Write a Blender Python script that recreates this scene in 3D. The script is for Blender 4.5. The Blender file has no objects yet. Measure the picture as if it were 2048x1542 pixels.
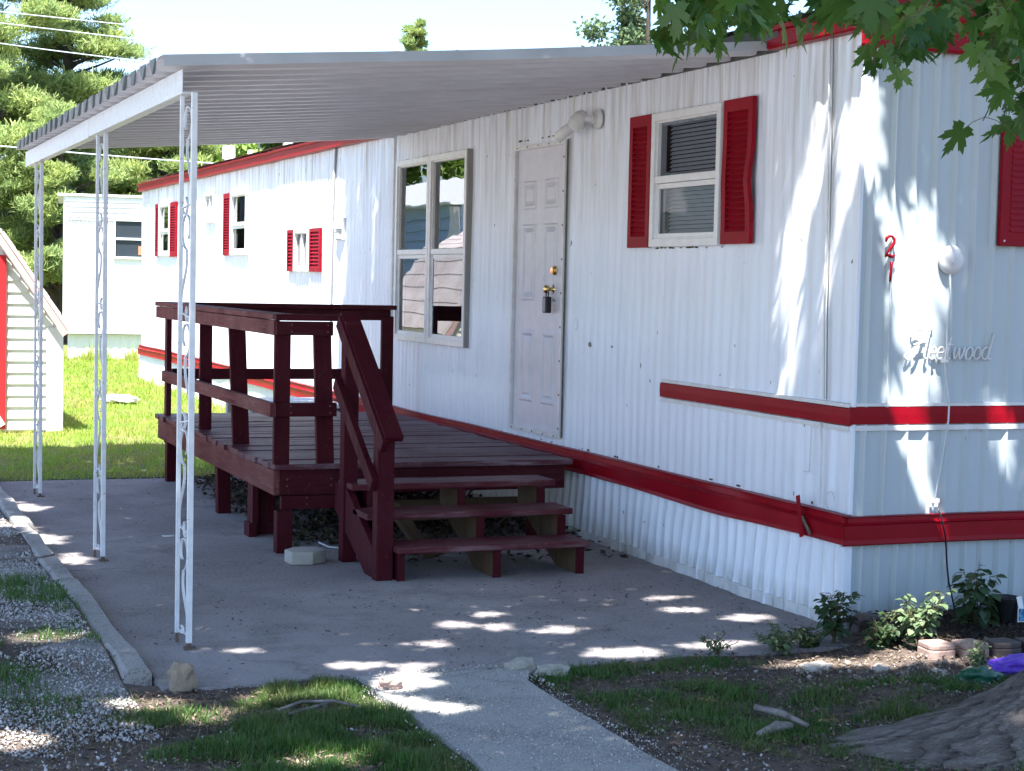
import bpy, bmesh, math, random
import numpy as np
from mathutils import Vector, Matrix, noise
C = bpy.context.scene
COL = C.collection

# ------------------------------------------------------------------ camera
YAW, PITCH, ROLL = math.radians(21.838), math.radians(3.449), math.radians(1.2468)
CAM = Vector((-4.6304, -7.1464, 1.6396))
fw = Vector((math.sin(YAW)*math.cos(PITCH), math.cos(YAW)*math.cos(PITCH), -math.sin(PITCH)))
rt = Vector((math.cos(YAW), -math.sin(YAW), 0)); up = rt.cross(fw)
r2 = math.cos(ROLL)*rt + math.sin(ROLL)*up; u2 = -math.sin(ROLL)*rt + math.cos(ROLL)*up
cd = bpy.data.cameras.new("camera"); cam = bpy.data.objects.new("camera", cd); COL.objects.link(cam)
M3 = Matrix((r2, u2, -fw)).transposed()
cam.matrix_world = Matrix.Translation(CAM) @ M3.to_4x4()
cd.sensor_width = 36.0; cd.lens = 3494.0/2048*36; cd.clip_start = 0.05; cd.clip_end = 2000
C.camera = cam

# ------------------------------------------------------------------ light
SX, SY = .25, .38                       # a shadow moves this far per metre of height
sd = Vector((-SX, -SY, 1)).normalized() # towards the sun
w = bpy.data.worlds.new("World"); C.world = w; w.use_nodes = True
nt = w.node_tree; bg = nt.nodes["Background"]
sky = nt.nodes.new("ShaderNodeTexSky"); sky.sky_type = 'NISHITA'; sky.sun_disc = False
sky.sun_elevation = math.asin(sd.z); sky.sun_rotation = math.atan2(sd.x, sd.y)
sky.altitude = 200; sky.air_density = 1.0; sky.dust_density = 1.8; sky.ozone_density = 6.0
nt.links.new(sky.outputs[0], bg.inputs[0]); bg.inputs[1].default_value = 0.10
sl = bpy.data.lights.new("sun", 'SUN'); sl.energy = 4.4; sl.angle = math.radians(.5); sl.color = (1, .96, .91)
so = bpy.data.objects.new("sun", sl); COL.objects.link(so)
so.rotation_euler = (-sd).to_track_quat('-Z', 'Y').to_euler(); so.location = (-10, -10, 30)
C.view_settings.view_transform = 'Standard'; C.view_settings.look = 'None'
C.view_settings.exposure = 2.16; C.view_settings.gamma = 1
C.render.film_transparent = False

rnd = random.Random(7)
rng = np.random.default_rng(11)

# ------------------------------------------------------------------ helpers
def nz(x, y, z=0.0): return noise.noise(Vector((x, y, z)))
def lerp(a, b, t): return a + (b-a)*t

class MB:
    def __init__(s): s.v = []; s.f = []
    def quad(s, a, b, c, d):
        n = len(s.v); s.v += [tuple(a), tuple(b), tuple(c), tuple(d)]; s.f.append((n, n+1, n+2, n+3))
    def hexa(s, p):
        n = len(s.v); s.v += [tuple(q) for q in p]
        for f in ((0,3,2,1), (4,5,6,7), (0,1,5,4), (1,2,6,5), (2,3,7,6), (3,0,4,7)): s.f.append(tuple(n+i for i in f))
    def box(s, x0, x1, y0, y1, z0, z1):
        s.hexa([(x0,y0,z0),(x1,y0,z0),(x1,y1,z0),(x0,y1,z0),(x0,y0,z1),(x1,y0,z1),(x1,y1,z1),(x0,y1,z1)])
        return s
    def bar(s, p, q, w, h, upv=(0,0,1)):
        p = Vector(p); q = Vector(q); d = (q-p).normalized(); U = Vector(upv)
        a = d.cross(U).normalized(); b = a.cross(d).normalized()
        P = []
        for e in (p, q):
            for i, j in ((-1,-1),(1,-1),(1,1),(-1,1)): P.append(e + a*i*w/2 + b*j*h/2)
        s.hexa([P[0],P[1],P[2],P[3],P[4],P[5],P[6],P[7]]); return s
    def tube(s, pts, r, n=6, cap=True):
        pts = [Vector(p) for p in pts]; m = len(pts)
        rr = r if isinstance(r, (list, tuple)) else [r]*m
        base = len(s.v); a = None
        for i, p in enumerate(pts):
            d = (pts[min(i+1, m-1)] - pts[max(i-1, 0)])
            d = d.normalized() if d.length > 1e-9 else Vector((0,0,1))
            if a is None:
                a = d.cross(Vector((0,0,1)))
                if a.length < .05: a = d.cross(Vector((0,1,0)))
            else: a = a - d*a.dot(d)
            a.normalize(); b = d.cross(a)
            for k in range(n):
                t = 2*math.pi*k/n; s.v.append(tuple(p + (a*math.cos(t)+b*math.sin(t))*rr[i]))
        for i in range(m-1):
            for k in range(n):
                k2 = (k+1) % n
                s.f.append((base+i*n+k, base+i*n+k2, base+(i+1)*n+k2, base+(i+1)*n+k))
        if cap:
            s.f.append(tuple(base+k for k in range(n))[::-1]); s.f.append(tuple(base+(m-1)*n+k for k in range(n)))
        return s
    def lathe(s, o, axis, prof, n=24):       # prof: (distance along axis, radius)
        ax = Vector(axis).normalized(); a = ax.cross(Vector((0,0,1)))
        if a.length < .05: a = Vector((1,0,0))
        a.normalize(); b = ax.cross(a); o = Vector(o); base = len(s.v)
        for h, r in prof:
            for k in range(n):
                t = 2*math.pi*k/n; s.v.append(tuple(o + ax*h + (a*math.cos(t)+b*math.sin(t))*max(r, 1e-4)))
        for i in range(len(prof)-1):
            for k in range(n):
                k2 = (k+1) % n
                s.f.append((base+i*n+k, base+i*n+k2, base+(i+1)*n+k2, base+(i+1)*n+k))
        return s
    def grid(s, rows, skip=None):            # rows: list of lists of points
        n = len(s.v); R = len(rows); K = len(rows[0])
        for r in rows: s.v += [tuple(p) for p in r]
        for i in range(R-1):
            for j in range(K-1):
                if skip and skip(i, j): continue
                s.f.append((n+i*K+j, n+i*K+j+1, n+(i+1)*K+j+1, n+(i+1)*K+j))
        return s
    def prism(s, poly, ax, a, b):            # extrude a 2D polygon along an axis (0,1,2)
        n = len(s.v); k = len(poly)
        def P(u, v, t):
            return ((t,u,v), (u,t,v), (u,v,t))[ax]
        s.v += [P(u,v,a) for u,v in poly] + [P(u,v,b) for u,v in poly]
        s.f.append(tuple(range(n, n+k))[::-1]); s.f.append(tuple(range(n+k, n+2*k)))
        for i in range(k): s.f.append((n+i, n+(i+1)%k, n+k+(i+1)%k, n+k+i))
        return s
    def split(s, name, mat, parent=None, **kw):     # each loose piece becomes an object of its own
        par = list(range(len(s.v)))
        def find(i):
            while par[i] != i: par[i] = par[par[i]]; i = par[i]
            return i
        for f in s.f:
            for i in f[1:]: par[find(i)] = find(f[0])
        G = {}
        for f in s.f: G.setdefault(find(f[0]), []).append(f)
        for fs in G.values():
            ids = sorted({i for f in fs for i in f}); mp = {i: k for k, i in enumerate(ids)}
            c = MB(); c.v = [s.v[i] for i in ids]; c.f = [tuple(mp[i] for i in f) for f in fs]; c.build(name, mat, parent, **kw)
    def build(s, name, mat, parent=None, smooth=False, bevel=0, recalc=True):
        me = bpy.data.meshes.new(name); me.from_pydata(s.v, [], s.f)
        if recalc:
            bm = bmesh.new(); bm.from_mesh(me); bmesh.ops.recalc_face_normals(bm, faces=bm.faces); bm.to_mesh(me); bm.free()
        me.materials.append(mat)
        if smooth: me.polygons.foreach_set('use_smooth', [True]*len(me.polygons))
        o = bpy.data.objects.new(name, me); COL.objects.link(o)
        if parent: o.parent = parent; o.matrix_parent_inverse = parent.matrix_world.inverted()
        if bevel:
            m = o.modifiers.new('bevel', 'BEVEL'); m.width = bevel; m.segments = 2; m.limit_method = 'ANGLE'
        return o

def tag(o, label=None, cat=None, group=None, kind=None):
    if label: o['label'] = label
    if cat: o['category'] = cat
    if group: o['group'] = group
    if kind: o['kind'] = kind
    return o
def thing(name, label, cat, loc, group=None):
    o = bpy.data.objects.new(name, None); COL.objects.link(o); o.location = loc; o.empty_display_size = .2
    o.matrix_world = Matrix.Translation(Vector(loc))
    return tag(o, label, cat, group)

def scatter(name, tv, tf, pos, R, S, mat, parent=None, smooth=False):
    tv = np.asarray(tv, float); N = len(pos); n = len(tv)
    S = np.asarray(S, float); S = S.reshape(N, 1, -1)
    V = np.einsum('nij,nkj->nki', R, tv[None]*S) + np.asarray(pos)[:, None, :]
    fl = np.concatenate([np.asarray(f) for f in tf]); ln = np.array([len(f) for f in tf])
    L = (fl[None] + (np.arange(N)*n)[:, None]).ravel()
    tot = np.tile(ln, N); st = np.concatenate([[0], np.cumsum(tot)[:-1]])
    me = bpy.data.meshes.new(name)
    me.vertices.add(N*n); me.vertices.foreach_set('co', V.ravel())
    me.loops.add(len(L)); me.loops.foreach_set('vertex_index', L.astype(np.int32))
    me.polygons.add(len(tot)); me.polygons.foreach_set('loop_start', st.astype(np.int32))
    me.polygons.foreach_set('loop_total', tot.astype(np.int32)) if False else None
    me.update(calc_edges=True); me.validate()
    if smooth: me.polygons.foreach_set('use_smooth', [True]*len(me.polygons))
    me.materials.append(mat)
    o = bpy.data.objects.new(name, me); COL.objects.link(o)
    if parent: o.parent = parent; o.matrix_parent_inverse = parent.matrix_world.inverted()
    return o
def eul(a, b, c):                            # Rz(c) Ry(b) Rx(a), arrays
    ca, sa, cb, sb, cc, sc = np.cos(a), np.sin(a), np.cos(b), np.sin(b), np.cos(c), np.sin(c)
    R = np.empty((len(a), 3, 3))
    R[:,0,0]=cc*cb; R[:,0,1]=cc*sb*sa-sc*ca; R[:,0,2]=cc*sb*ca+sc*sa
    R[:,1,0]=sc*cb; R[:,1,1]=sc*sb*sa+cc*ca; R[:,1,2]=sc*sb*ca-cc*sa
    R[:,2,0]=-sb; R[:,2,1]=cb*sa; R[:,2,2]=cb*ca
    return R
def proj(P):                                 # drops leaves in the camera frame, so the shading crown stays unseen
    d = P - np.array(CAM); z = d @ np.array(fw)
    return 1024 + 3494*(d @ np.array(r2))/z, 771 - 3494*(d @ np.array(u2))/z, z

# ------------------------------------------------------------------ materials
def mat(name, col, rough=.6, metal=0.0, spec=None):
    m = bpy.data.materials.new(name); m.use_nodes = True
    b = m.node_tree.nodes['Principled BSDF']
    b.inputs['Base Color'].default_value = (*col, 1); b.inputs['Roughness'].default_value = rough
    b.inputs['Metallic'].default_value = metal
    if spec is not None: b.inputs['Specular IOR Level'].default_value = spec
    return m
class NT:
    def __init__(s, m): s.t = m.node_tree; s.b = s.t.nodes['Principled BSDF']; s.tc = s.t.nodes.new('ShaderNodeTexCoord')
    def n(s, k, **kw):
        x = s.t.nodes.new(k)
        for a, v in kw.items(): setattr(x, a, v)
        return x
    def l(s, a, b): s.t.links.new(a, b)
    def noise(s, scale, det=4, rough=.55, stretch=(1,1,1), off=(0,0,0), dist=0.0):
        mp = s.n('ShaderNodeMapping'); s.l(s.tc.outputs['Object'], mp.inputs[0])
        mp.inputs['Scale'].default_value = stretch; mp.inputs['Location'].default_value = off
        x = s.n('ShaderNodeTexNoise'); s.l(mp.outputs[0], x.inputs['Vector'])
        x.inputs['Scale'].default_value = scale; x.inputs['Detail'].default_value = det
        x.inputs['Roughness'].default_value = rough; x.inputs['Distortion'].default_value = dist
        return x.outputs['Fac']
    def ramp(s, fac, p0, p1, c0=(0,0,0), c1=(1,1,1)):
        r = s.n('ShaderNodeValToRGB'); s.l(fac, r.inputs[0])
        r.color_ramp.elements[0].position = p0; r.color_ramp.elements[1].position = p1
        r.color_ramp.elements[0].color = (*c0, 1); r.color_ramp.elements[1].color = (*c1, 1)
        return r.outputs[0]
    def mix(s, fac, a, b):
        x = s.n('ShaderNodeMix', data_type='RGBA')
        for v, i in ((fac, 0), (a, 6), (b, 7)):
            if isinstance(v, (int, float)): x.inputs[i].default_value = v
            elif isinstance(v, tuple): x.inputs[i].default_value = (*v, 1)
            else: s.l(v, x.inputs[i])
        return x.outputs[2]
    def math(s, op, a, b=None):
        x = s.n('ShaderNodeMath', operation=op)
        for i, v in enumerate((a, b)):
            if v is None: continue
            if isinstance(v, (int, float)): x.inputs[i].default_value = v
            else: s.l(v, x.inputs[i])
        return x.outputs[0]
    def xyz(s):
        x = s.n('ShaderNodeSeparateXYZ'); s.l(s.tc.outputs['Object'], x.inputs[0]); return x.outputs
    def bump(s, h, strength=.3, dist=.01, nrm=None):
        x = s.n('ShaderNodeBump'); x.inputs['Strength'].default_value = strength; x.inputs['Distance'].default_value = dist
        s.l(h, x.inputs['Height'])
        if nrm: s.l(nrm, x.inputs['Normal'])
        s.l(x.outputs[0], s.b.inputs['Normal']); return x.outputs[0]
    def base(s, c): s.l(c, s.b.inputs['Base Color'])

def siding_mat(name, base, grime=(.34,.27,.17), amount=1.0):
    m = mat(name, base, .38); t = NT(m)
    st = t.noise(3.0, 6, .6, (6, 6, .35)); st2 = t.noise(9.0, 5, .6, (2.5, 2.5, .22), (3,1,0))
    z = t.xyz()[2]
    hi = t.ramp(t.math('MULTIPLY', t.math('SUBTRACT', z, 2.0), 1.15), 0, 1)
    f = t.math('MULTIPLY', t.ramp(st, .42, .8), t.math('MULTIPLY', t.math('ADD', t.math('MULTIPLY', hi, .75), .13), amount))
    c = t.mix(f, base, grime)
    c = t.mix(t.math('MULTIPLY', t.ramp(st2, .55, .75), .14*amount), c, (.30,.31,.33))
    chips = t.ramp(t.noise(26, 2, .5, (1, 1, .42), (7,3,2)), .745, .757)
    c = t.mix(t.math('MULTIPLY', chips, .8*amount), c, (.17,.15,.14))
    lo = t.ramp(z, .03, .16, (1,1,1), (0,0,0))
    c = t.mix(t.math('MULTIPLY', lo, t.ramp(st2, .35, .7)), c, (.26,.25,.2))
    t.base(c)
    d = t.noise(2.2, 3, .5, (1,1,.5)); d2 = t.noise(16, 3, .5, (1,1,.2))
    b1 = t.bump(d, .35, .03); t.bump(d2, .25, .004, b1)
    t.l(t.ramp(st, .3, .8, (.30,)*3, (.55,)*3), t.b.inputs['Roughness'])
    return m
M = {}
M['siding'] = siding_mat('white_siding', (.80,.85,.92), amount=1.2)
M['siding_end_shaded'] = siding_mat('shaded_end_siding', (.47,.54,.57), amount=.45)  # darker copy of the side siding: the end wall's shade put into the colour
M['siding_far'] = siding_mat('pale_far_siding', (.82,.82,.80), amount=.1)
def painted(name, base, dark, rough=.45, sc=6, bs=.15, chips=None, spec=None):
    m = mat(name, base, rough, 0, spec); t = NT(m)
    c = t.mix(t.ramp(t.noise(sc, 5), .3, .75), base, dark)
    if chips: c = t.mix(t.ramp(t.noise(45, 3, .6, (1,1,1), (4,4,4)), .68, .71), c, chips)
    t.base(c); t.bump(t.noise(30, 4), bs, .004)
    return m
M['red_metal'] = painted('red_metal', (.29,.001,.010), (.22,.001,.008), .4, 5, spec=.15)
M['red_shutter'] = painted('red_shutter', (.28,.002,.012), (.22,.003,.012), .5, 9, spec=.15)
M['white_trim'] = painted('white_trim', (.74,.75,.76), (.60,.58,.55), .42, 12, chips=(.45,.42,.38))
M['white_frame'] = painted('white_frame', (.78,.78,.78), (.68,.67,.64), .35, 14)
M['door'] = painted('door_paint', (.66,.66,.71), (.58,.58,.62), .42, 10)
M['canopy'] = painted('canopy_metal', (.68,.67,.70), (.56,.55,.57), .42, 3)
M['post'] = painted('post_paint', (.74,.76,.78), (.60,.62,.64), .4, 20, chips=(.30,.2,.15))
M['roof_white'] = painted('roof_coating', (.82,.82,.82), (.7,.7,.69), .6, 3)
M['dark_metal'] = painted('dark_flashing_and_gap', (.05,.05,.055), (.12,.11,.1), .7, 12)
M['dirt_line'] = painted('caulk_grime', (.07,.06,.045), (.16,.14,.1), .95, 30)
M['brass'] = mat('brass', (.78,.55,.22), .2, 1.0)
M['black'] = mat('black_plastic', (.012,.012,.014), .35)
M['dark'] = mat('dark_room', (.012,.012,.014), .9)
M['cord'] = mat('white_cord', (.62,.64,.66), .5)
M['screw'] = mat('screw_rust', (.09,.06,.045), .7)

def wood(name, base, dark, worn, axis, wornamt=.35, rough=.6):
    m = mat(name, base, rough, 0, .14); t = NT(m)
    st = [14, 14, 14]; st[axis] = .9
    g = t.noise(3.0, 6, .65, tuple(st)); g2 = t.noise(2.2, 5, .6)
    c = t.mix(t.ramp(g, .3, .7), base, dark)
    f = t.math('MULTIPLY', t.ramp(g, .42, .60), t.ramp(g2, .4, .65))
    c = t.mix(t.math('MULTIPLY', t.ramp(t.noise(38, 4, .65, off=(3,3,3)), .64, .68), .55), c, worn)
    c = t.mix(t.math('MULTIPLY', f, wornamt), c, worn); t.base(c)
    t.bump(g, .5, .004)
    t.l(t.ramp(g, .3, .8, (rough-.12,)*3, (rough+.25,)*3), t.b.inputs['Roughness'])
    return m
RD = (.062,.003,.009); RK = (.034,.002,.006)
M['wood_x'] = wood('red_wood_across', RD, RK, (.15,.05,.05), 0)
M['wood_y'] = wood('red_wood_along', (.13,.030,.030), (.07,.012,.016), (.30,.16,.13), 1, .7)
M['wood_z'] = wood('red_wood_upright', RD, RK, (.13,.03,.035), 2)
M['deckboard'] = wood('worn_deck_boards', (.11,.032,.042), (.05,.012,.018), (.24,.18,.20), 0, .95, .5)
M['tread'] = wood('worn_treads', (.10,.016,.024), (.055,.009,.013), (.22,.13,.14), 0, .8, .45)
M['rawwood'] = wood('bare_wood', (.15,.10,.062), (.09,.06,.038), (.20,.15,.10), 2, .5)

def ground_mat(name, c0, c1, c2, sc, bump=.6, bd=.02, speck=None, rough=.95):
    m = mat(name, c0, rough); t = NT(m)
    a = t.noise(sc, 8, .65); b = t.noise(sc*.23, 4, .5, off=(5,2,0))
    c = t.mix(t.ramp(a, .35, .65), c0, c1); c = t.mix(t.ramp(b, .42, .62), c, c2)
    fine = t.noise(sc*12, 4, .7)
    if speck: c = t.mix(t.ramp(fine, .60, .66), c, speck)
    t.base(c); b1 = t.bump(a, bump, bd); t.bump(fine, .5, .006, b1)
    return m
M['soil'] = ground_mat('soil', (.085,.062,.050), (.150,.118,.100), (.05,.038,.03), 6, speck=(.24,.20,.17))
M['gravel_bed'] = ground_mat('gravel_bed_fines', (.20,.19,.185), (.33,.32,.315), (.12,.10,.088), 6, .6, .015, speck=(.46,.45,.44))
M['drive'] = ground_mat('bounce_gravel', (.42,.41,.39), (.50,.49,.47), (.36,.35,.32), 3, .4, .01)  # pale colour of the added bounce sheet
M['lawn_soil'] = ground_mat('lawn_soil', (.10,.13,.03), (.13,.17,.04), (.14,.12,.05), 3)
M['stonerock'] = ground_mat('tan_rock', (.34,.28,.21), (.24,.19,.14), (.40,.35,.29), 9)
M['paver'] = ground_mat('pale_paver', (.38,.36,.31), (.30,.28,.24), (.42,.40,.36), 12, .3)
M['block'] = ground_mat('pink_block', (.40,.25,.20), (.33,.20,.16), (.44,.31,.26), 10, .4, .008)
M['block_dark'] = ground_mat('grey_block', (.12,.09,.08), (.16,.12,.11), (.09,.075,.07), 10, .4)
M['white_rock'] = ground_mat('white_rock', (.44,.39,.33), (.33,.28,.23), (.48,.44,.39), 14)
M['mulch'] = ground_mat('mulch', (.035,.022,.016), (.07,.045,.03), (.02,.014,.01), 22, .9, .03)
def concrete(name, c0, c1, c2, sc, grit, gritamt=.5):
    m = mat(name, c0, .92); t = NT(m)
    a = t.noise(sc, 8, .6); b = t.noise(.75, 5, .6, off=(2,9,0)); e = t.noise(1.9, 5, .7, off=(12,1,0))
    f = t.noise(grit, 3, .75)
    c = t.mix(t.ramp(a, .3, .7), c0, c1); c = t.mix(t.math('MULTIPLY', t.ramp(b, .40, .60), .9), c, c2)
    c = t.mix(t.math('MULTIPLY', t.ramp(e, .50, .68), .7), c, (.095,.083,.078))
    c = t.mix(t.math('MULTIPLY', t.ramp(f, .52, .70), gritamt), c, (.09,.085,.08))
    c = t.mix(t.math('MULTIPLY', t.ramp(f, .46, .30), gritamt*.8), c, (.50,.49,.47))
    v = t.n('ShaderNodeTexVoronoi'); v.feature = 'DISTANCE_TO_EDGE'; v.inputs['Scale'].default_value = .42
    mp = t.n('ShaderNodeMapping'); t.l(t.tc.outputs['Object'], mp.inputs[0])
    wn = t.n('ShaderNodeTexNoise'); wn.inputs['Scale'].default_value = 2.5; wn.inputs['Detail'].default_value = 6
    t.l(t.tc.outputs['Object'], wn.inputs['Vector'])
    ad = t.n('ShaderNodeVectorMath', operation='ADD'); sc2 = t.n('ShaderNodeVectorMath', operation='SCALE'); sc2.inputs['Scale'].default_value = .5
    t.l(wn.outputs['Color'], sc2.inputs[0]); t.l(mp.outputs[0], ad.inputs[0]); t.l(sc2.outputs[0], ad.inputs[1]); t.l(ad.outputs[0], v.inputs['Vector'])
    c = t.mix(t.math('MULTIPLY', t.ramp(v.outputs['Distance'], .0, .0055, (1,1,1), (0,0,0)), .3), c, (.08,.07,.065))
    t.base(c); b1 = t.bump(a, .3, .01); t.bump(f, .7, .006, b1)
    return m
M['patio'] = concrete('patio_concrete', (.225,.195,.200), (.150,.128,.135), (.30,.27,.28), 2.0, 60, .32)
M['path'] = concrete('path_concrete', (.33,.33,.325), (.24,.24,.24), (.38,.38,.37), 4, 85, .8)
M['kerb'] = concrete('kerb_concrete', (.27,.255,.24), (.19,.175,.16), (.32,.305,.29), 6, 60)
def leafmat(name, c0, c1, trans=.35, rough=.5, c2=None):
    m = mat(name, c0, rough); t = NT(m)
    g = t.n('ShaderNodeNewGeometry')
    c = t.mix(g.outputs['Random Per Island'], c0, c1)
    if c2: c = t.mix(t.ramp(t.noise(1.6, 3), .42, .62), c, c2)
    t.base(c)
    tr = t.n('ShaderNodeBsdfTranslucent'); t.l(c, tr.inputs['Color'])
    mx = t.n('ShaderNodeMixShader'); mx.inputs[0].default_value = trans
    out = t.t.nodes['Material Output']
    t.l(t.b.outputs[0], mx.inputs[1]); t.l(tr.outputs[0], mx.inputs[2]); t.l(mx.outputs[0], out.inputs[0])
    return m
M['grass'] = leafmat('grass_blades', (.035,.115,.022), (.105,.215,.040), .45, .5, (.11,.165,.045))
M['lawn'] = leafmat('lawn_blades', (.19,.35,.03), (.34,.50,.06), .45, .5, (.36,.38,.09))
M['maple'] = leafmat('maple_leaf', (.030,.095,.016), (.125,.24,.045), .55, .4)
M['weed'] = leafmat('weed_leaf', (.035,.075,.028), (.075,.13,.05), .35, .5)
M['weed_pale'] = leafmat('pale_weed_leaf', (.12,.19,.09), (.20,.27,.14), .35, .5)
M['pine'] = leafmat('pine_needles', (.23,.33,.10), (.50,.56,.18), .45, .6, (.28,.38,.14))
M['broad'] = leafmat('broad_foliage', (.12,.22,.04), (.28,.40,.08), .35, .6)
M['wispy'] = leafmat('wispy_foliage', (.12,.20,.10), (.22,.29,.14), .4, .6)
M['litter'] = leafmat('leaf_litter', (.032,.022,.014), (.09,.068,.036), .1, .8)
M['chips'] = leafmat('dry_chips', (.07,.05,.035), (.27,.21,.15), .1, .8)
M['twig'] = mat('green_twig', (.09,.08,.035), .7)
def bark(name, a, b, sc):
    m = mat(name, a, .95); t = NT(m)
    n1 = t.noise(sc, 6, .65, (1,1,.22)); n2 = t.noise(sc*4, 5, .7, (1,1,.4))
    t.base(t.mix(t.ramp(n1, .38, .6), a, b)); b1 = t.bump(n1, .9, .04); t.bump(n2, .6, .01, b1)
    return m
M['bark'] = bark('maple_bark', (.10,.085,.075), (.30,.27,.25), 9)
m = mat('maple_trunk_bark', (.2,.18,.16), .95); t = NT(m)
at = t.n('ShaderNodeAttribute', attribute_name='barkco')
def bn(sc, det, st):
    mp = t.n('ShaderNodeMapping'); t.l(at.outputs['Vector'], mp.inputs[0]); mp.inputs['Scale'].default_value = st
    x = t.n('ShaderNodeTexNoise'); t.l(mp.outputs[0], x.inputs['Vector']); x.inputs['Scale'].default_value = sc; x.inputs['Detail'].default_value = det; x.inputs['Roughness'].default_value = .65; x.inputs['Distortion'].default_value = .4
    return x.outputs['Fac']
n1 = bn(17, 7, (1,1,1.3)); n2 = bn(60, 6, (1,1,2.2))
ra = t.n('ShaderNodeAttribute', attribute_name='ridge')
c = t.mix(t.ramp(ra.outputs['Fac'], .15, .80), (.024,.020,.018), (.20,.175,.16)); c = t.mix(t.math('MULTIPLY', t.ramp(n2, .50, .72), .6), c, (.38,.35,.32)); c = t.mix(t.math('MULTIPLY', t.ramp(n1, .52, .40), .6), c, (.12,.10,.09))
t.base(c); b1 = t.bump(n1, 1, .035); t.bump(n2, .9, .012, b1); M['bark_trunk'] = m
M['pinebark'] = bark('pine_bark', (.035,.028,.022), (.08,.065,.05), 8)

def glass(name, tint=(.05,.06,.065), refl=1.9, wav=.02):
    m = bpy.data.materials.new(name); m.use_nodes = True; t = m.node_tree; t.nodes.clear()
    out = t.nodes.new('ShaderNodeOutputMaterial'); mx = t.nodes.new('ShaderNodeMixShader')
    gl = t.nodes.new('ShaderNodeBsdfGlossy'); gl.inputs['Roughness'].default_value = .0
    gl.inputs['Color'].default_value = (.95,.97,1,1)
    tr = t.nodes.new('ShaderNodeBsdfTransparent'); tr.inputs['Color'].default_value = (*tint, 1)
    fr = t.nodes.new('ShaderNodeFresnel'); fr.inputs['IOR'].default_value = refl
    tc = t.nodes.new('ShaderNodeTexCoord'); no = t.nodes.new('ShaderNodeTexNoise'); no.inputs['Scale'].default_value = 2.2; no.inputs['Detail'].default_value = 1
    bu = t.nodes.new('ShaderNodeBump'); bu.inputs['Strength'].default_value = 1; bu.inputs['Distance'].default_value = wav
    t.links.new(tc.outputs['Object'], no.inputs['Vector']); t.links.new(no.outputs['Fac'], bu.inputs['Height'])
    t.links.new(bu.outputs[0], gl.inputs['Normal'])
    t.links.new(fr.outputs[0], mx.inputs[0]); t.links.new(tr.outputs[0], mx.inputs[1]); t.links.new(gl.outputs[0], mx.inputs[2])
    t.links.new(mx.outputs[0], out.inputs[0])
    return m
M['glass'] = glass('window_glass', (.75,.78,.8), 2.9, .002)
M['screen'] = glass('screened_glass', (.55,.57,.6), 1.2, .0015)

# ------------------------------------------------------------------ ground
def smooth01(a, b, x):
    t = min(1, max(0, (x-a)/(b-a))); return t*t*(3-2*t)
def soil_h(x, y):
    h = -.012 + .02*nz(x*1.3, y*1.3) + .008*nz(x*5, y*5, 3)
    # the dirt slopes up to the trunk, the wall bed stands a little higher
    d = math.hypot(x-.0, y+2.35); h += .09*math.exp(-(d/.9)**2)
    if x < -3.47 and y > -.2: h += .055*smooth01(-.2,.3,y)
    if x > -.35: h += .05*smooth01(-.35, 0, x)*smooth01(-1.05, -.8, y)
    return h
def flat_grid(name, x0, x1, y0, y1, nx, ny, hf, m, kind='structure', label=None):
    b = MB(); b.grid([[(lerp(x0,x1,i/nx), lerp(y0,y1,j/ny), hf(lerp(x0,x1,i/nx), lerp(y0,y1,j/ny))) for i in range(nx+1)] for j in range(ny+1)])
    o = b.build(name, m, smooth=True); o['kind'] = kind
    return o
def in_patio(x, y): return -3.36 < x < .0 and y > -.42
def in_path(x, y): return -2.62 < x < -1.86 and y < -.3
def gh(x, y):
    if x < 4.5 and x > -9 and y < 7.5 and y > -6:
        e = min(smooth01(-9, -8, x), smooth01(7.5, 6.9, y), smooth01(4.5, 3.5, x), smooth01(-6, -5, y))
        if -3.47 < x < 0 and y > -.20 or (x > 0 and y > 0): return -.06 if y > -.1 else -.03
        return soil_h(x, y)*e - .02*(1-e)
    return -.02
# one sheet: fine near the camera, coarse to the horizon
xs = sorted(set([-600,-200,-80,-40,-20,-12] + [round(-9+i*.085, 3) for i in range(160)] + [8,14,30,60,120,300,600]))
ys = sorted(set([-200,-60,-20,-9] + [round(-6+i*.085, 3) for i in range(160)] + [10,14,20,30,45,70,120,250,600]))
b = MB(); b.grid([[(x, y, gh(x, y)) for x in xs] for y in ys])
tag(b.build('ground', M['soil'], smooth=True), kind='structure')

def edge_wob(v, s, a, seed): return a*nz(v*s, seed) + a*.4*nz(v*s*4, seed+9)
# patio slab, two castings with a joint at y = 2.6
def slab(name, x0, x1, y0, y1, top, m, near=None, wob=.0):
    b = MB(); n = 40; P = []
    rows = []
    for j in range(25):
        v = j/24; row = []
        for i in range(n+1):
            x = lerp(x0, x1, i/n)
            yn = y0 + (near(x) if near else 0)
            y = lerp(yn, y1, v)
            row.append((x, y, top + .004*nz(x*.9, y*.9, 5)))
        rows.append(row)
    b.grid(rows)
    fr = rows[0]; b.grid([[(p[0], p[1]-.015, p[2]-.12) for p in fr], fr])
    lf = [r[0] for r in rows]; rg = [r[-1] for r in rows]
    b.grid([[(p[0], p[1], p[2]-.12) for p in lf], lf]); b.grid([rg, [(p[0], p[1], p[2]-.12) for p in rg]])
    return tag(b.build(name, m, recalc=False), kind='structure')
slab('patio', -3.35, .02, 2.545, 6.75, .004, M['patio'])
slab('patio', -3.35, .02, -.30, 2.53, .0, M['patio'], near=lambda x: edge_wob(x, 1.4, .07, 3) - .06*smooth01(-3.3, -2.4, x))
b = MB(); n = 30; rows = []
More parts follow.
